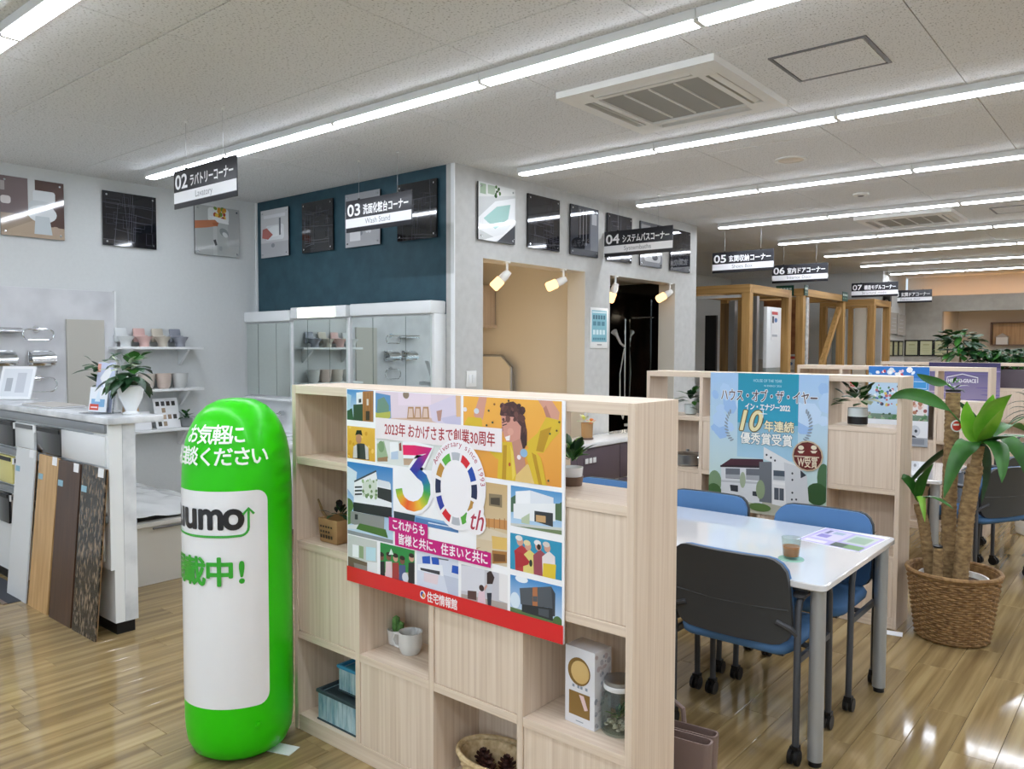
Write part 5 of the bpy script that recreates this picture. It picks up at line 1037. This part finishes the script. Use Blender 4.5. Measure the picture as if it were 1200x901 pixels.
m_ = MB(); weave(m_, 0.004, .108, .095, .124, 1.25, .85, 12, amp=.003, th=.005); m_.build('woven_wall', 'wicker_pale', bk_, recalc=False)
MB().lathe([(.0, .003), (.09, .003), (.117, .105), (.114, .105), (.087, .006), (0, .006)], 36, sx=1.25, sy=.85).build('lining', 'wicker_pale', bk_); MB().tube([(.126*1.25*math.cos(2*math.pi*k/40), .126*.85*math.sin(2*math.pi*k/40), .112) for k in range(41)], .0095, 8, caps=False).build('rim', 'wicker_pale', bk_)
noisy('cone', '241411', '5a2f22', (40, 40, 40), .7)
for k, (dx, dy) in enumerate(((-.05, .0), (.02, .03), (.07, -.015), (.0, -.045), (-.09, .03))):
    t = thing('pine_cone', 'dark brown pine cone in the pale wicker basket', 'pine cone', (-1.765+dx, 2.045+dy, .085+.012*(k % 2)), k*1.1, 'pine cones in the basket'); m_ = MB()
    for L in range(6):
        r = (.012, .026, .032, .029, .022, .011)[L]
        for s in range(8):
            an = 2*math.pi*(s+.5*(L % 2))/8; c, sn = math.cos(an), math.sin(an); z = .01+L*.010
            m_.add([(c*r*.3-sn*.007, sn*r*.3+c*.007, z), (c*r*.3+sn*.007, sn*r*.3-c*.007, z), (c*r+sn*.006, sn*r-c*.006, z+.010), (c*r*1.1, sn*r*1.1, z+.014), (c*r-sn*.006, sn*r+c*.006, z+.010)], [(0, 1, 2, 3, 4)])
    m_.build('scales', 'cone', t, recalc=False, smooth=0); MB().lathe([(.0, .002), (.012, .01), (.014, .04), (0, .068)], 10).build('core', 'cone', t)
p0 = at(662, 843, 'z', .4205); p1 = at(690, 855, 'z', .4205); p2 = at(705, 840, 'z', .4205)
dv = (p1-p0); w_ = .118; rz_ = math.atan2(dv.y, dv.x); bx = thing('gift_box', 'white carton with round and square windows on the front bookcase', 'box', (p0.x, p0.y, .4205), rz_)
D_, H_ = .085, .245; MB().box(0, w_, 0, D_, 0, H_).build('carton', 'carton', bx, bevel=.0015); mat('carton', 'e6e6ea', .4)
mat('cookie', 'd8b778', .7); mat('box_in', '8a6a35', .6)
MB().cyl((w_*.48, -.0004, H_*.70), (w_*.48, -.002, H_*.70), .044, n=28).build('round_window', 'box_in', bx); MB().cyl((w_*.53, -.002, H_*.70), (w_*.53, -.004, H_*.70), .036, n=24).build('round_soap', 'cookie', bx, bevel=.001)
MB().box(.018, w_-.018, -.002, -.0004, .03, .105).build('square_window', 'box_in', bx); MB().extr([(.06, -.003, .10), (.078, -.003, .10), (.095, -.003, .06), (.082, -.003, .055)], (0, -.001, 0)).build('ribbon', 'pinkish', bx); mat('pinkish', 'e2c6c4', .6)
a = Art(); 
for u in (.03, .05, .062, .082): a.rect(u, .118, u+.009, .127, '8f9aa8')
a.rect(.045, .012, .075, .015, '9aa0a8'); a.build('front_print', 'print_matte', bx, lambda u, v, d: (u, -.0006-d, v))
a = Art(); a.scatter(.005, .005, D_-.005, H_-.005, ['c3c3cc', 'd0c4c8', 'aab0bd', 'dcd8dc'], 60, .008, 3); a.clip = None; a.build('side_print', 'print_matte', bx, lambda u, v, d: (w_+.0004+d, u, v))
c_ = at(722, 857, 'z', .4205); jr = thing('terrarium_jar', 'glass jar with white pebbles and green succulents beside the white carton', 'jar', (c_.x+.004, c_.y+.01, .4205))
MB().lathe([(.0, .0), (.05, .0), (.056, .008), (.057, .09), (.05, .115), (.043, .125), (.043, .15), (.0405, .15), (.0405, .124), (.047, .114), (.0535, .09), (.0525, .01), (.0, .006)], 32).build('glass_body', 'glass', jr)
MB().lathe([(.0, .168), (.040, .168), (.046, .164), (.047, .140), (.0455, .140), (.0445, .160), (0, .160)], 32).build('screw_lid', 'steel', jr, 'metal screw lid'); MB().lathe([(.0475, .136), (.0488, .138), (.0488, .150), (.0475, .152)], 32, ring=True).build('lid_band', 'white', jr)
noisy('pebble', 'b5a591', 'e6dccb', (200, 200, 200), .7); g = random.Random(4)
for k in range(60):
    an, r_ = g.uniform(0, 6.28), .043*math.sqrt(g.random()); s = g.uniform(.005, .0085); MB().lathe([(0, -s*.7), (s*.8, -s*.3), (s, 0), (s*.8, s*.4), (0, s*.7)], 6, (r_*math.cos(an), r_*math.sin(an), .014+.024*g.random())).build('pebble', 'pebble', jr)
leafy(jr, (0, 0, .04), 16, .04, .012, .02, ['leaf', 'leaf_bright', 'leaf'], 41, .9, droop=.1); leafy(jr, (.012, -.01, .06), 10, .03, .014, .012, ['leaf_dark', 'leaf'], 42, .6, droop=.1)
c_ = at(668, 565, 'z', 1.1505); t = thing('potted_plant', 'variegated plant in a white pot in the front bookcase window', 'plant', (at(670, 560, 'y', 2.11).x, 2.11, 1.1505)); MB().lathe([(.028, 0), (.032, .004), (.038, .06), (.034, .06), (.032, .05), (0, .05)], 20).build('pot', 'white_gloss', t); MB().lathe([(.034, .0), (.0385, .03), (.031, .03)], 20, ring=True).build('pot_band', 'd_brown', t); leafy(t, (0, 0, .075), 22, .075, .034, .04, ['leaf', 'leaf', 'leaf_dark', 'leaf_bright'], 51, .8)
# second and third bookcase
t = thing('potted_plant', 'small dark leafy plant on the top shelf beside the award poster', 'plant', (-2.51, 4.93, 1.1505)); MB().lathe([(.03, 0), (.04, .005), (.045, .07), (.04, .07), (.037, .055), (0, .055)], 20).build('pot', 'glass_pot', t); mat('glass_pot', 'c9d2d2', .15, coat=.3); leafy(t, (0, 0, .09), 30, .10, .04, .08, ['leaf_dark', 'leaf_dark', 'leaf'], 52, .5); leafy(t, (.08, -.02, .02), 5, .08, .03, .02, ['leaf'], 53, .1)
t = thing('cooking_pot', 'small steel lidded pot on the shelf under the small dark plant', 'pot', (-2.53, 4.93, .8005)); MB().lathe([(.0, .0), (.075, 0), (.085, .01), (.088, .075), (.092, .08), (.088, .082), (.082, .075), (.078, .015), (0, .012)], 28).build('pan', 'steel', t); MB().lathe([(.082, .076), (.05, .09), (.01, .096), (.012, .108), (0, .11)], 28).build('lid', 'steel', t)
for s in (-1, 1): MB().tube([(s*.086, -.025, .06), (s*.112, -.015, .062), (s*.112, .015, .062), (s*.086, .025, .06)], .004, 6).build('side_handle', 'chrome', t)
t = thing('potted_plant', 'bushy green plant in a glass pot on the bookcase beside the dracaena', 'plant', (-1.42, 4.93, 1.1505)); MB().lathe([(.05, 0), (.055, .005), (.055, .10), (.05, .10), (.048, .06), (0, .06)], 22).build('pot', 'glass_pot', t); MB().lathe([(.0555, .005), (.0565, .045), (.0555, .05)], 22, ring=True).build('pot_band', 'black', t); leafy(t, (0, 0, .13), 40, .10, .05, .10, ['leaf_dark', 'leaf', 'leaf', 'leaf_white'], 54, .5)
t = thing('twig_ornament', 'dark spiky ornament on the shelf behind the table corner', 'ornament', (-1.36, 4.92, .4205)); MB().lathe([(.0, 0), (.05, 0), (.055, .02), (.03, .03), (0, .03)], 18).build('base', 'black', t); leafy(t, (0, 0, .04), 16, .11, .016, .03, ['d_dark', 'leaf_dark', 'd_dark'], 55, .35, 'spike')
t = thing('mug', 'patterned black and white mug on the third bookcase', 'mug', (-1.77, 7.80, .8005)); MB().lathe([(.045, 0), (.05, .004), (.055, .10), (.051, .10), (.046, .01), (0, .01)], 24).build('cup', 'mug', t); MB().tube([(.052, 0, .085), (.08, 0, .08), (.085, 0, .05), (.075, 0, .025), (.05, 0, .022)], .006, 8).build('handle', 'mug', t)
m_ = MB()
for k in range(8): m_.cyl((.0545*math.cos(k*.8), .0545*math.sin(k*.8), .03+.04*(k % 2)), (.057*math.cos(k*.8), .057*math.sin(k*.8), .03+.04*(k % 2)), .011, n=10)
m_.build('dot_pattern', 'black', t)
t = thing('flower_cup', 'white cup with pink flower on the third bookcase', 'cup', (-2.28, 7.80, 1.1505)); MB().lathe([(.03, 0), (.04, .05), (.05, .10), (.046, .10), (.03, .02), (0, .02)], 20).build('cup', 'mug', t); leafy(t, (0, 0, .09), 9, .06, .05, .03, ['pinkish', 'white', 'red_print'], 56, .5, 'petal')
# posters on the third and fourth bookcases
def poster(x0, y, z0, w, h, draw, label):
    t = thing('poster', label, 'poster', (x0, y, z0)); MB().box(0, w, 0, .0045, 0, h).build('poster_sheet', 'paper', t, smooth=0); a = Art(.0001); a.clip = (0, 0, w, h); draw(a, w, h); a.clip = None; a.build('poster_print', 'print', t, lambda u, v, d: (u, -.0006-d, v)); return t
def d_sky(a, w, h):
    a.rect(0, 0, w, h, ('b9d8f0', '2f80d0')); a.rect(0, h-.10, w, h, '2a78c8'); a.scatter(0, h-.12, w, h-.02, ['e6f0f8', 'ffffff', '8fc0e8', '2f80d0'], 22, .022, 3); a.scatter(.04, h-.07, .3, h-.03, ['f0d0d8', 'ffffff', 'c5485a'], 14, .014, 13)
    a.rect(.36, h-.20, w-.01, h-.12, '3f98d8'); a.path([(.37, h-.19), (w-.02, h-.19), (w-.02, h-.13), (.37, h-.13), (.37, h-.19)], .006, 'cfe6f5')
    a.rect(.0, h-.44, .26, h-.13, 'bcd6ea'); a.scatter(.05, h-.36, .26, h-.16, ['e8eef2', '4a70b0', 'e0c860', 'c06a70', '5a9a60', 'f2f2f2', '3a3f55'], 46, .014, 6)
    a.poly([(.28, h-.24), (.5, h-.20), (.5, h-.44), (.28, h-.44)], 'e8e4e2'); a.scatter(.3, h-.42, w-.02, h-.26, ['d8b0a0', 'e8d8d0', '8a4a48', 'f0ece8', 'b07a60'], 30, .016, 8); a.rect(0, h-.48, w, h-.43, '6f8a76'); a.scatter(0, h-.48, w, h-.42, ['4f7f55', '8fb08a', '3a5548', 'a89a90'], 36, .016, 9)
    a.rect(0, 0, w, h-.48, 'eef1f5'); a.ell(.05, h-.60, .045, .05, 'd6dae0'); a.ell(.40, h-.57, .045, .05, 'd0d5dc'); a.ell(.41, h-.57, .012, .014, '3a4048'); a.ell(.38, h-.655, .045, .046, '26292e'); a.ell(.38, h-.655, .02, .02, '5a5e66'); a.rect(0, 0, w, .0+.08, 'aab0b8'); a.rect(.36, .02, .48, .07, '8d939c')
poster(-2.125, B3-.006, .735, .505, .708, d_sky, 'bright blue illustrated poster on the third bookcase')
def d_purple(a, w, h):
    a.rect(0, 0, w, h, ('b7a9c8', '4a4378')); a.rect(0, h-.06, w, h, '37305c')
    g = random.Random(2)
    for k in range(26): y = g.uniform(.15, h-.08); x = g.uniform(0, w); a.ell(x, y, g.uniform(.08, .2), .008, g.choice(['9a8fbc', '8176a8', 'c2b4cc', '7468a0']), 12)
    u, v = .20, h-.235; a.path([(u, v), (u, v+.06), (u+.16, v+.10), (u+.32, v+.06), (u+.32, v)], .010, 'f2f0f6'); a.text('HIRO-D-GRACE', u+.015, v, 'f2f0f6', w=.29, h=.052, bold=.02); a.rect(w-.03, h-.5, w-.005, h-.40, '3a3558')
poster(-2.235, B4-.006, .79, .745, .655, d_purple, 'purple twilight sky poster with a roof-shaped logo')
# ------------------------------------------------------------------ dracaena in the basket
DX, DY = -.885, 4.90
dr = thing('dracaena', 'tall potted dracaena with thick cane trunks in a brown wicker basket', 'plant', (DX, DY, 0))
m_ = MB(); weave(m_, .008, .365, .178, .226, 1, 1, 27, 40, .0055, .0078)
m_.build('woven_basket', 'wicker', dr, recalc=False); MB().tube([(.231*math.cos(2*math.pi*k/48), .231*math.sin(2*math.pi*k/48), .375) for k in range(49)], .013, 8, caps=False).build('basket_rim', 'wicker', dr)
MB().lathe([(0, .002), (.174, .002), (.222, .37), (.214, .37), (.166, .01), (0, .01)], 36).build('basket_lining', 'wicker', dr); MB().lathe([(.0, .30), (.19, .30), (.2, .315), (0, .32)], 30).build('soil', 'soil', dr); MB().lathe([(.15, .30), (.165, .30), (.175, .345), (.165, .345)], 30, ring=True).build('inner_pot', 'white_plastic', dr)
def dw(px, py, depth): return at(px, py, 'y', DY+depth)-Vector((DX, DY, 0))
def trunk(pts, r, ring=.012, seed=1):
    g = random.Random(seed); P = [Vector(p) for p in pts]; Q = []; RR = []; L = 0
    for a_, b_ in zip(P[:-1], P[1:]):
        k = max(2, int((b_-a_).length/ring))
        for i in range(k): Q.append(a_.lerp(b_, i/k)); RR.append(r*(1+.025*((len(Q) % 2)*2-1))*g.uniform(.95, 1.05))
    Q.append(P[-1]); RR.append(r*.95); return MB().tube(Q, RR, 12).build('trunk', 'bark', dr, smooth=40)
trunk([(-.115, .03, .28), dw(1083, 615, .03), dw(1077, 590, .03)], .030, seed=2); trunk([(-.035, .06, .28), dw(1112, 600, .06), dw(1117, 460, .06)], .038, seed=3)
trunk([(.035, -.03, .28), dw(1133, 600, -.03), dw(1143, 545, -.03)], .040, seed=4); trunk([dw(1143, 547, -.03), dw(1148, 522, -.03)], .026, .006, seed=5); trunk([(-.065, -.07, .28), dw(1100, 642, -.07)], .026, seed=6)
p_ = dw(1117, 459, .06); MB().cyl(p_, p_+Vector((0, 0, .012)), .039, n=14).build('sealed_cut', 'black', dr); p_ = dw(1099, 641, -.07); MB().cyl(p_, p_+Vector((0, 0, .008)), .025, n=14).build('sealed_cut', 'black', dr)
def strap(base, mid, tip, w, mt, fold=.25, n=10, side=None):
    """one long arching leaf through three points, folded along its midrib"""
    b, m2, t_ = Vector(base), Vector(mid), Vector(tip); rows = []
    for i in range(n+1):
        s = i/n; p = b*(1-s)**2+m2*2*s*(1-s)+t_*s*s; d = (m2-b)*(1-s)*2+(t_-m2)*2*s; d.normalize()
        sd = d.cross(Vector((0, 0, 1))); sd = sd.normalized() if sd.length > .05 else Vector((1, 0, 0))
        if side is not None: sd = (Vector(side)-d*d.dot(Vector(side))).normalized()
        up = sd.cross(d); ww = w*(.10+.95*math.sin(math.pi*min(1, s)**.85)**.9*(1-.15*s))*(1 if s < .98 else .15)/2; wob = 1+.05*math.sin(9*s)
        rows.append([p-sd*ww*wob+up*ww*fold, p-sd*ww*.5+up*ww*fold*.35, p, p+sd*ww*.5+up*ww*fold*.35, p+sd*ww*wob+up*ww*fold])
    return MB().grid(rows).build('leaf', mt, dr, recalc=False, smooth=80)
cr = dw(1148, 520, -.03); RT = tuple(_r)
for mid, tip, w, mt, dd in (((1128, 500), (1133, 470), .10, 'leaf_bright', -.06), ((1152, 470), (1186, 462), .14, 'leaf_bright', -.10), ((1150, 490), (1164, 462), .11, 'leaf_bright', -.04), ((1158, 500), (1176, 478), .08, 'leaf_bright', -.14)):
    strap(cr, dw(*mid, dd), dw(*tip, dd*1.4), w, mt, .3, side=RT)
for mid, tip, w, mt, dm, dt in (((1128, 505), (1106, 584), .105, 'leaf', -.14, -.26), ((1182, 500), (1174, 566), .11, 'leaf', -.10, -.20), ((1198, 492), (1210, 575), .10, 'leaf', .05, .05), ((1108, 514), (1056, 578), .06, 'leaf_dark', .1, .15), ((1180, 484), (1204, 506), .07, 'leaf', .15, .3), ((1166, 530), (1150, 590), .055, 'leaf_dark', .05, .02), ((1180, 500), (1222, 516), .08, 'leaf', -.1, -.2)):
    strap(cr, dw(*mid, dm), dw(*tip, dt), w, mt, .25, 14, side=RT)
ct = dw(1117, 456, .06)
def petiole(a_, b_): MB().tube([a_, b_], [.006, .004], 6).build('leaf_stalk', 'leaf', dr)
petiole(dw(1142, 513, 0), dw(1112, 480, -.03)); strap(dw(1113, 481, -.03), dw(1068, 450, -.10), dw(1042, 468, -.14), .075, 'leaf', .2, 12, side=(0, 0, 1))
petiole(dw(1118, 456, .05), dw(1108, 449, 0)); strap(dw(1110, 450, 0), dw(1090, 447, -.03), dw(1074, 438, -.06), .05, 'leaf', .2, side=(0, 0, 1)); strap(dw(1122, 470, .05), dw(1140, 485, .1), dw(1152, 500, .1), .03, 'leaf_dark', .2, side=(0, 0, 1))
leafy(dr, ct, 22, .06, .016, .05, ['leaf', 'leaf_dark', 'leaf_white'], 61, .4)
lt_ = dw(1076, 588, .03)
for mid, tip, w, mt in (((1066, 545), (1040, 566), .05, 'leaf'), ((1074, 562), (1094, 543), .062, 'leaf'), ((1090, 570), (1118, 597), .045, 'leaf'), ((1080, 565), (1084, 612), .05, 'leaf_bright'), ((1072, 570), (1079, 556), .04, 'leaf')): strap(lt_, dw(*mid, -.05), dw(*tip, -.08), w, mt, .25, side=RT)
tg = thing('price_tag', 'round red and white tag hanging on the dracaena trunk', 'tag', tuple(at(1121, 499, 'y', DY-.02)), YAW); MB().cyl((0, 0, 0), (0, -.003, 0), .033, n=24).build('disc', 'white', tg); a = Art(); a.ell(0, 0, .026, .026, 'd0403a'); a.rect(-.02, .002, .012, .012, 'f2e6e2'); a.build('disc_print', 'print', tg, lambda u, v, d: (u, -.0036-d, v))
# white pot with spiky plant
wp = thing('potted_plant', 'spiky dark green plant in a white pot on the floor by the aisle', 'plant', (-.86, 8.1, 0)); MB().lathe([(.11, 0), (.13, .01), (.165, .26), (.17, .265), (.17, .285), (.158, .285), (.15, .24), (0, .24)], 30).build('pot', 'white_plastic', wp); MB().lathe([(.135, .06), (.141, .075), (.139, .09)], 30, ring=True).build('pot_band', 'white', wp); MB().tube([(0, 0, .22), (.01, 0, .7), (.03, 0, 1.05)], .025, 10).build('trunk', 'bark', wp)
g = random.Random(9); save = dr; dr = wp
for k in range(34):
    a_ = g.uniform(0, 6.28); e = g.uniform(-.1, 1.2); L = g.uniform(.28, .42); d = Vector((math.cos(a_)*math.cos(e), math.sin(a_)*math.cos(e), math.sin(e))); b = Vector((.03, 0, 1.0+g.uniform(0, .1)))
    strap(b, b+d*L*.6+Vector((0, 0, .05)), b+d*L+Vector((0, 0, -.10)), .035, g.choice(['leaf_dark', 'leaf', 'leaf_dark']), .3, 6)
dr = save
# planter hedge behind the fourth bookcase
pb = thing('planter_box', 'long dark planter cabinet behind the purple poster bookcase', 'planter', (-1.85, 11.35, 0)); MB().box(-.95, .95, -.16, .16, 0, 1.36).build('box', 'purple_grey', pb, bevel=.004); MB().box(-.92, .92, -.13, .13, 1.3605, 1.372).build('soil', 'soil', pb)
def bush(x, y, z, n, r, h, ln, wd, label, seed, mats=('leaf_dark', 'leaf'), stem=.3):
    t = thing('leafy_shrub', label, 'plant', (x, y, z), group='shrubs in the planter'); g = random.Random(seed); MB().tube([(0, 0, 0), (.01, .01, stem)], .014, 8).build('stem', 'bark', t); ms = [MB() for _ in mats]
    for k in range(n):
        a_ = g.uniform(0, 6.28); rr2 = r*math.sqrt(g.random()); c = Vector((rr2*math.cos(a_), rr2*math.sin(a_), stem*.6+h*g.random())); a_ += g.uniform(-.6, .6); e = g.uniform(-.5, .7); d = Vector((math.cos(a_)*math.cos(e), math.sin(a_)*math.cos(e), math.sin(e))); sd = Vector((-math.sin(a_), math.cos(a_), g.uniform(-.3, .3))); L = ln*g.uniform(.7, 1.2); rows = []
        for i, w in enumerate((.1, .8, 1, .7, .05)): q = c+d*L*i/4+Vector((0, 0, -.3*L*(i/4)**2)); rows.append([q-sd*wd*w/2, q+Vector((0, 0, .006)), q+sd*wd*w/2])
        ms[g.randrange(len(mats))].grid(rows)
    for mm, nm in zip(ms, mats): o = mm.build('foliage', nm, t, recalc=False); o['kind'] = 'stuff'
bush(-2.05, 11.35, 1.372, 110, .20, .34, .17, .085, 'tall broad-leaved shrub at the end of the long planter', 1, stem=.18)
for k, x in enumerate((-1.75, -1.53, -1.31, -1.09)): bush(x, 11.35, 1.372, 150, .15, .18, .11, .055, 'low dense shrub in the long dark planter', 5+k, stem=.06)

# ------------------------------------------------------------------ timber frame displays
PS = .105
def beam(m_, a, b, s=PS, mi=0):
    a, b = Vector(a), Vector(b); d = (b-a).normalized(); up = Vector((0, 0, 1)) if abs(d.z) < .9 else Vector((1, 0, 0)); sd = d.cross(up).normalized()*s/2; u2 = sd.cross(d).normalized()*s/2
    return m_.add([a-sd-u2, a+sd-u2, a+sd+u2, a-sd+u2, b-sd-u2, b+sd-u2, b+sd+u2, b-sd+u2], [(0, 3, 2, 1), (4, 5, 6, 7), (0, 1, 5, 4), (1, 2, 6, 5), (2, 3, 7, 6), (3, 0, 4, 7)], mi)
def tframe(x0, x1, y0, y1, H, label, braces=()):
    t = thing('timber_frame', label, 'frame', (0, 0, 0), group='timber frame displays')
    for x in (x0, x1):
        for y in (y0, y1): MB().box(x-PS/2, x+PS/2, y-PS/2, y+PS/2, 0, H-PS-.0005).build('post', 'pine', t, bevel=.003, smooth=0)
        MB().box(x-PS/2, x+PS/2, y0+PS/2+.0005, y1-PS/2-.0005, H-PS, H).build('beam', 'pine_y', t, bevel=.003, smooth=0)
    for y in (y0, y1): MB().box(x0-PS/2, x1+PS/2, y-PS/2, y+PS/2, H-PS, H).build('beam', 'pine_h', t, bevel=.003, smooth=0)
    for a, b in braces: beam(MB(), a, b, .07).build('brace', 'pine', t, smooth=0)
    return t
f1 = tframe(-4.95, -4.06, 9.45, 10.75, 2.40, 'timber post frame holding the entrance door display'); 
MB().box(-4.80, -4.16, 9.47, 9.50, 2.245, 2.28).build('lintel_strip', 'white', f1); MB().box(-4.62, -4.44, 9.9, 9.95, .02, 2.2).build('door_leaf', 'door_brown', f1, bevel=.003); noisy('door_brown', '5c4326', '8a6a3e', (25, 25, 1.2), .5); MB().box(-4.98+.1, -4.72, 9.97, 10.02, .02, 2.05).build('black_door_leaf', 'black', f1); MB().box(-4.44, -4.36, 9.75, 9.83, .02, 2.22).build('aluminium_jamb', 'steel', f1); MB().box(-4.10, -4.05, 9.72, 9.80, .02, 2.27).build('aluminium_jamb', 'steel', f1)
f2 = tframe(-4.95, -4.08, 11.35, 13.15, 2.46, 'timber structure model with a diagonal brace and green name plates', (((-4.08, 11.75, .75), (-4.08, 13.05, 2.25)),))
MB().box(-4.06, -4.02, 11.42, 11.52, .01, 2.34).build('steel_column', 'paint_white', f2, 'white metal column'); noisy('paint_white', 'a9aaa8', 'd9dad8', (20, 20, 20), .5)
MB().box(-4.85, -4.16, 11.9, 11.94, 1.45, 2.34).build('insulation_panel', 'redwood', f2); noisy('redwood', '7a4a2c', 'a87044', (8, 8, 8), .7); MB().box(-4.85, -4.16, 11.7, 11.8, .02, 1.44).build('lower_wall_panel', 'wall_grey', f2)
for x, y, rz, w, n in ((-4.42, 11.29, 0, .26, 5), (-4.018, 11.30, HW, .15, 3), (-4.018, 13.0, HW, .26, 3)):
    s_ = thing('name_plate', 'dark green name plate on the timber structure' if w == .26 and rz == 0 else ('narrow green plate at the corner of the timber structure' if y < 12 else 'small green plate at the far post of the timber structure'), 'sign', (x, y, 2.36), rz); MB().box(0, w, -.006, 0, 0, .15).build('plate', 'plate_green', s_); a = Art(); 
    for k in range(n): a.rect(.02+k*(w-.04)/n, .085, .02+k*(w-.04)/n+(w-.04)/n*.75, .115, 'cfe0d4'); a.rect(.02+k*(w-.04)/n, .04, .02+k*(w-.04)/n+(w-.04)/n*.5, .055, '8fb59c')
    a.build('plate_print', 'print', s_, lambda u, v, d: (u, -.0066-d, v))
mat('plate_green', '1f4a3c', .4)
f3 = tframe(-4.55, -3.78, 13.75, 14.65, 2.42, 'timber frame with glazed and beige doors at the passage end'); MB().box(-4.40, -4.26, 13.74, 13.78, .9, 2.1).build('glass_panel', 'grey_glass', f3); mat('grey_glass', '8d938f', .15, coat=.3); MB().box(-4.46, -4.20, 13.79, 13.83, .02, 2.14).build('door_leaf', 'white', f3); MB().box(-4.05, -3.86, 13.76, 13.80, .02, 2.28).build('beige_door_leaf', 'beige_panel', f3, bevel=.004); MB().box(-4.14, -4.08, 13.72, 13.80, .02, 2.30).build('jamb', 'pine', f3)
for x, y, rz, z, w, h, lb in ((-4.046, 10.18, HW, 1.72, .24, .40, 'white and red notice sheet beside the entrance door display'), (-4.55, 11.69, 0, 1.22, .30, .30, 'white notice with a red heading on the timber structure')):
    t = thing('notice', lb, 'notice', (x, y, z), rz); MB().box(0, w, -.004, 0, 0, h).build('sheet', 'paper', t); a = Art(); a.rect(.002, .002, w-.002, h-.002, 'f0f0f0'); a.rect(.02, h-.07, w-.02, h-.03, 'c04a4a'); a.rect(.03, h-.18, .09, h-.09, '3a3a44'); a.ell(w*.65, h-.14, .05, .03, '4a7ab5'); a.rect(.03, .04, w-.03, .07, 'b0b4ba'); a.build('sheet_print', 'print', t, lambda u, v, d: (u, -.0046-d, v))
t = thing('sample_wall', 'white and grey sample wall panel inside the door display', 'panel', (-4.05, 10.30, 0), HW); MB().box(-.24, .24, .0, .05, 1.35, 2.15).build('white_board', 'white', t, bevel=.002); MB().box(-.24, .24, 0.0, .05, 0, 1.348).build('grey_board', 'grey_glass', t, bevel=.002)

# ------------------------------------------------------------------ frames on the back walls
mat('cert_paper', 'b9b893', .5)
def cert(loc, rz, label, w=.25, h=.31):
    t = thing('framed_certificate', label, 'frame', loc, rz, 'black framed certificates')
    MB().box(0, w, -.015, 0, 0, .022).box(0, w, -.015, 0, h-.022, h).box(0, .022, -.015, 0, .022, h-.022).box(w-.022, w, -.015, 0, .022, h-.022).build('frame', 'black', t, smooth=0); MB().box(.022, w-.022, -.006, -.001, .022, h-.022).build('certificate', 'cert_paper', t, smooth=0)
    a = Art(); a.rect(.07, h-.10, w-.07, h-.085, '8a8a5c')
    for k in range(4): a.rect(.06, .08+k*.03, w-.06, .085+k*.03, '9a9a72')
    a.build('certificate_print', 'print', t, lambda u, v, d: (u, -.0066-d, v))
for k, x in enumerate((-3.99, -3.735, -3.48)): cert((x, 16.797, 1.47), 0, ('black framed certificate nearest the corner on the back wall', 'black framed certificate in the middle of three on the back wall', 'black framed certificate nearest the warm alcove')[k])
for k, y in enumerate((15.62, 15.98, 16.34)): cert((-3.997, y, 1.47), HW, ('outermost black framed certificate on the side wall', 'middle black framed certificate on the side wall', 'innermost black framed certificate on the side wall')[k], .31, .29)
for k, (y, z) in enumerate(((15.66, 1.88), (16.1, 1.86))):
    t = thing('clear_panel', ('clear acrylic panel overlapping another on the side wall', 'clear acrylic panel nearest the back wall corner')[k], 'panel', (-3.997, y, z), HW); MB().box(0, .6, -.02-.02*k, -.012-.02*k, 0, .40).build('acrylic_plate', 'acrylic2', t); MB().box(0, .6, -.021-.02*k, -.0005, .0, .008).build('lower_rail', 'steel', t); a = Art()
    for i in range(4): a.rect(.06+.03*i, .08+.07*i, .4, .09+.07*i, '8f8a84')
    a.build('etched_print', 'print', t, lambda u, v, d, k=k: (u, -.0205-.02*k-d, v))
mat('acrylic2', 'b9b2aa', .15, coat=.3)
t = thing('wall_shelf', 'small brown box shelf on the alcove wall', 'shelf', (-2.75, 18.298, 1.68)); MB().box(0, 1.4, -.2, 0, 0, .02).box(0, 1.4, -.2, 0, .44, .46).box(0, .02, -.2, 0, .02, .44).box(1.38, 1.4, -.2, 0, .02, .44).build('frame', 'd_brown', t, smooth=0); MB().box(.02, 1.38, -.02, -.005, .02, .44).build('back_board', 'sb_oak', t, smooth=0)
t = thing('display_house', 'small white model house on the alcove shelf', 'model', (-2.55, 18.18, 1.701)); MB().box(-.1, .1, -.06, .06, 0, .14).build('walls', 'white', t); MB().extr([(-.12, -.07, .141), (.12, -.07, .141), (0, -.07, .22)], (0, .14, 0)).build('roof', 'd_beige', t)
t = thing('wall_camera', 'small black box fixed at the passage wall corner', 'camera', (-3.99, 15.25, 2.36)); MB().box(0, .12, -.06, .06, 0, .2).build('case', 'black', t, bevel=.01); MB().cyl((.06, -.061, .1), (.06, -.075, .1), .03, n=16).build('lens', 'steel', t)
t = thing('brochure_rack', 'low pale wooden rack under the framed certificates', 'rack', (-3.55, 16.55, 0)); MB().box(-.45, .45, -.2, .2, 1.22, 1.26).box(-.45, -.42, -.2, .2, 0, 1.2195).box(.42, .45, -.2, .2, 0, 1.2195).build('frame', 'oak_h', t); MB().box(-.419, .419, .17, .19, .02, 1.2195).build('back_board', 'oak', t); MB().box(-.419, .419, -.19, .169, .7, .72).build('rack_shelf', 'oak_h', t)
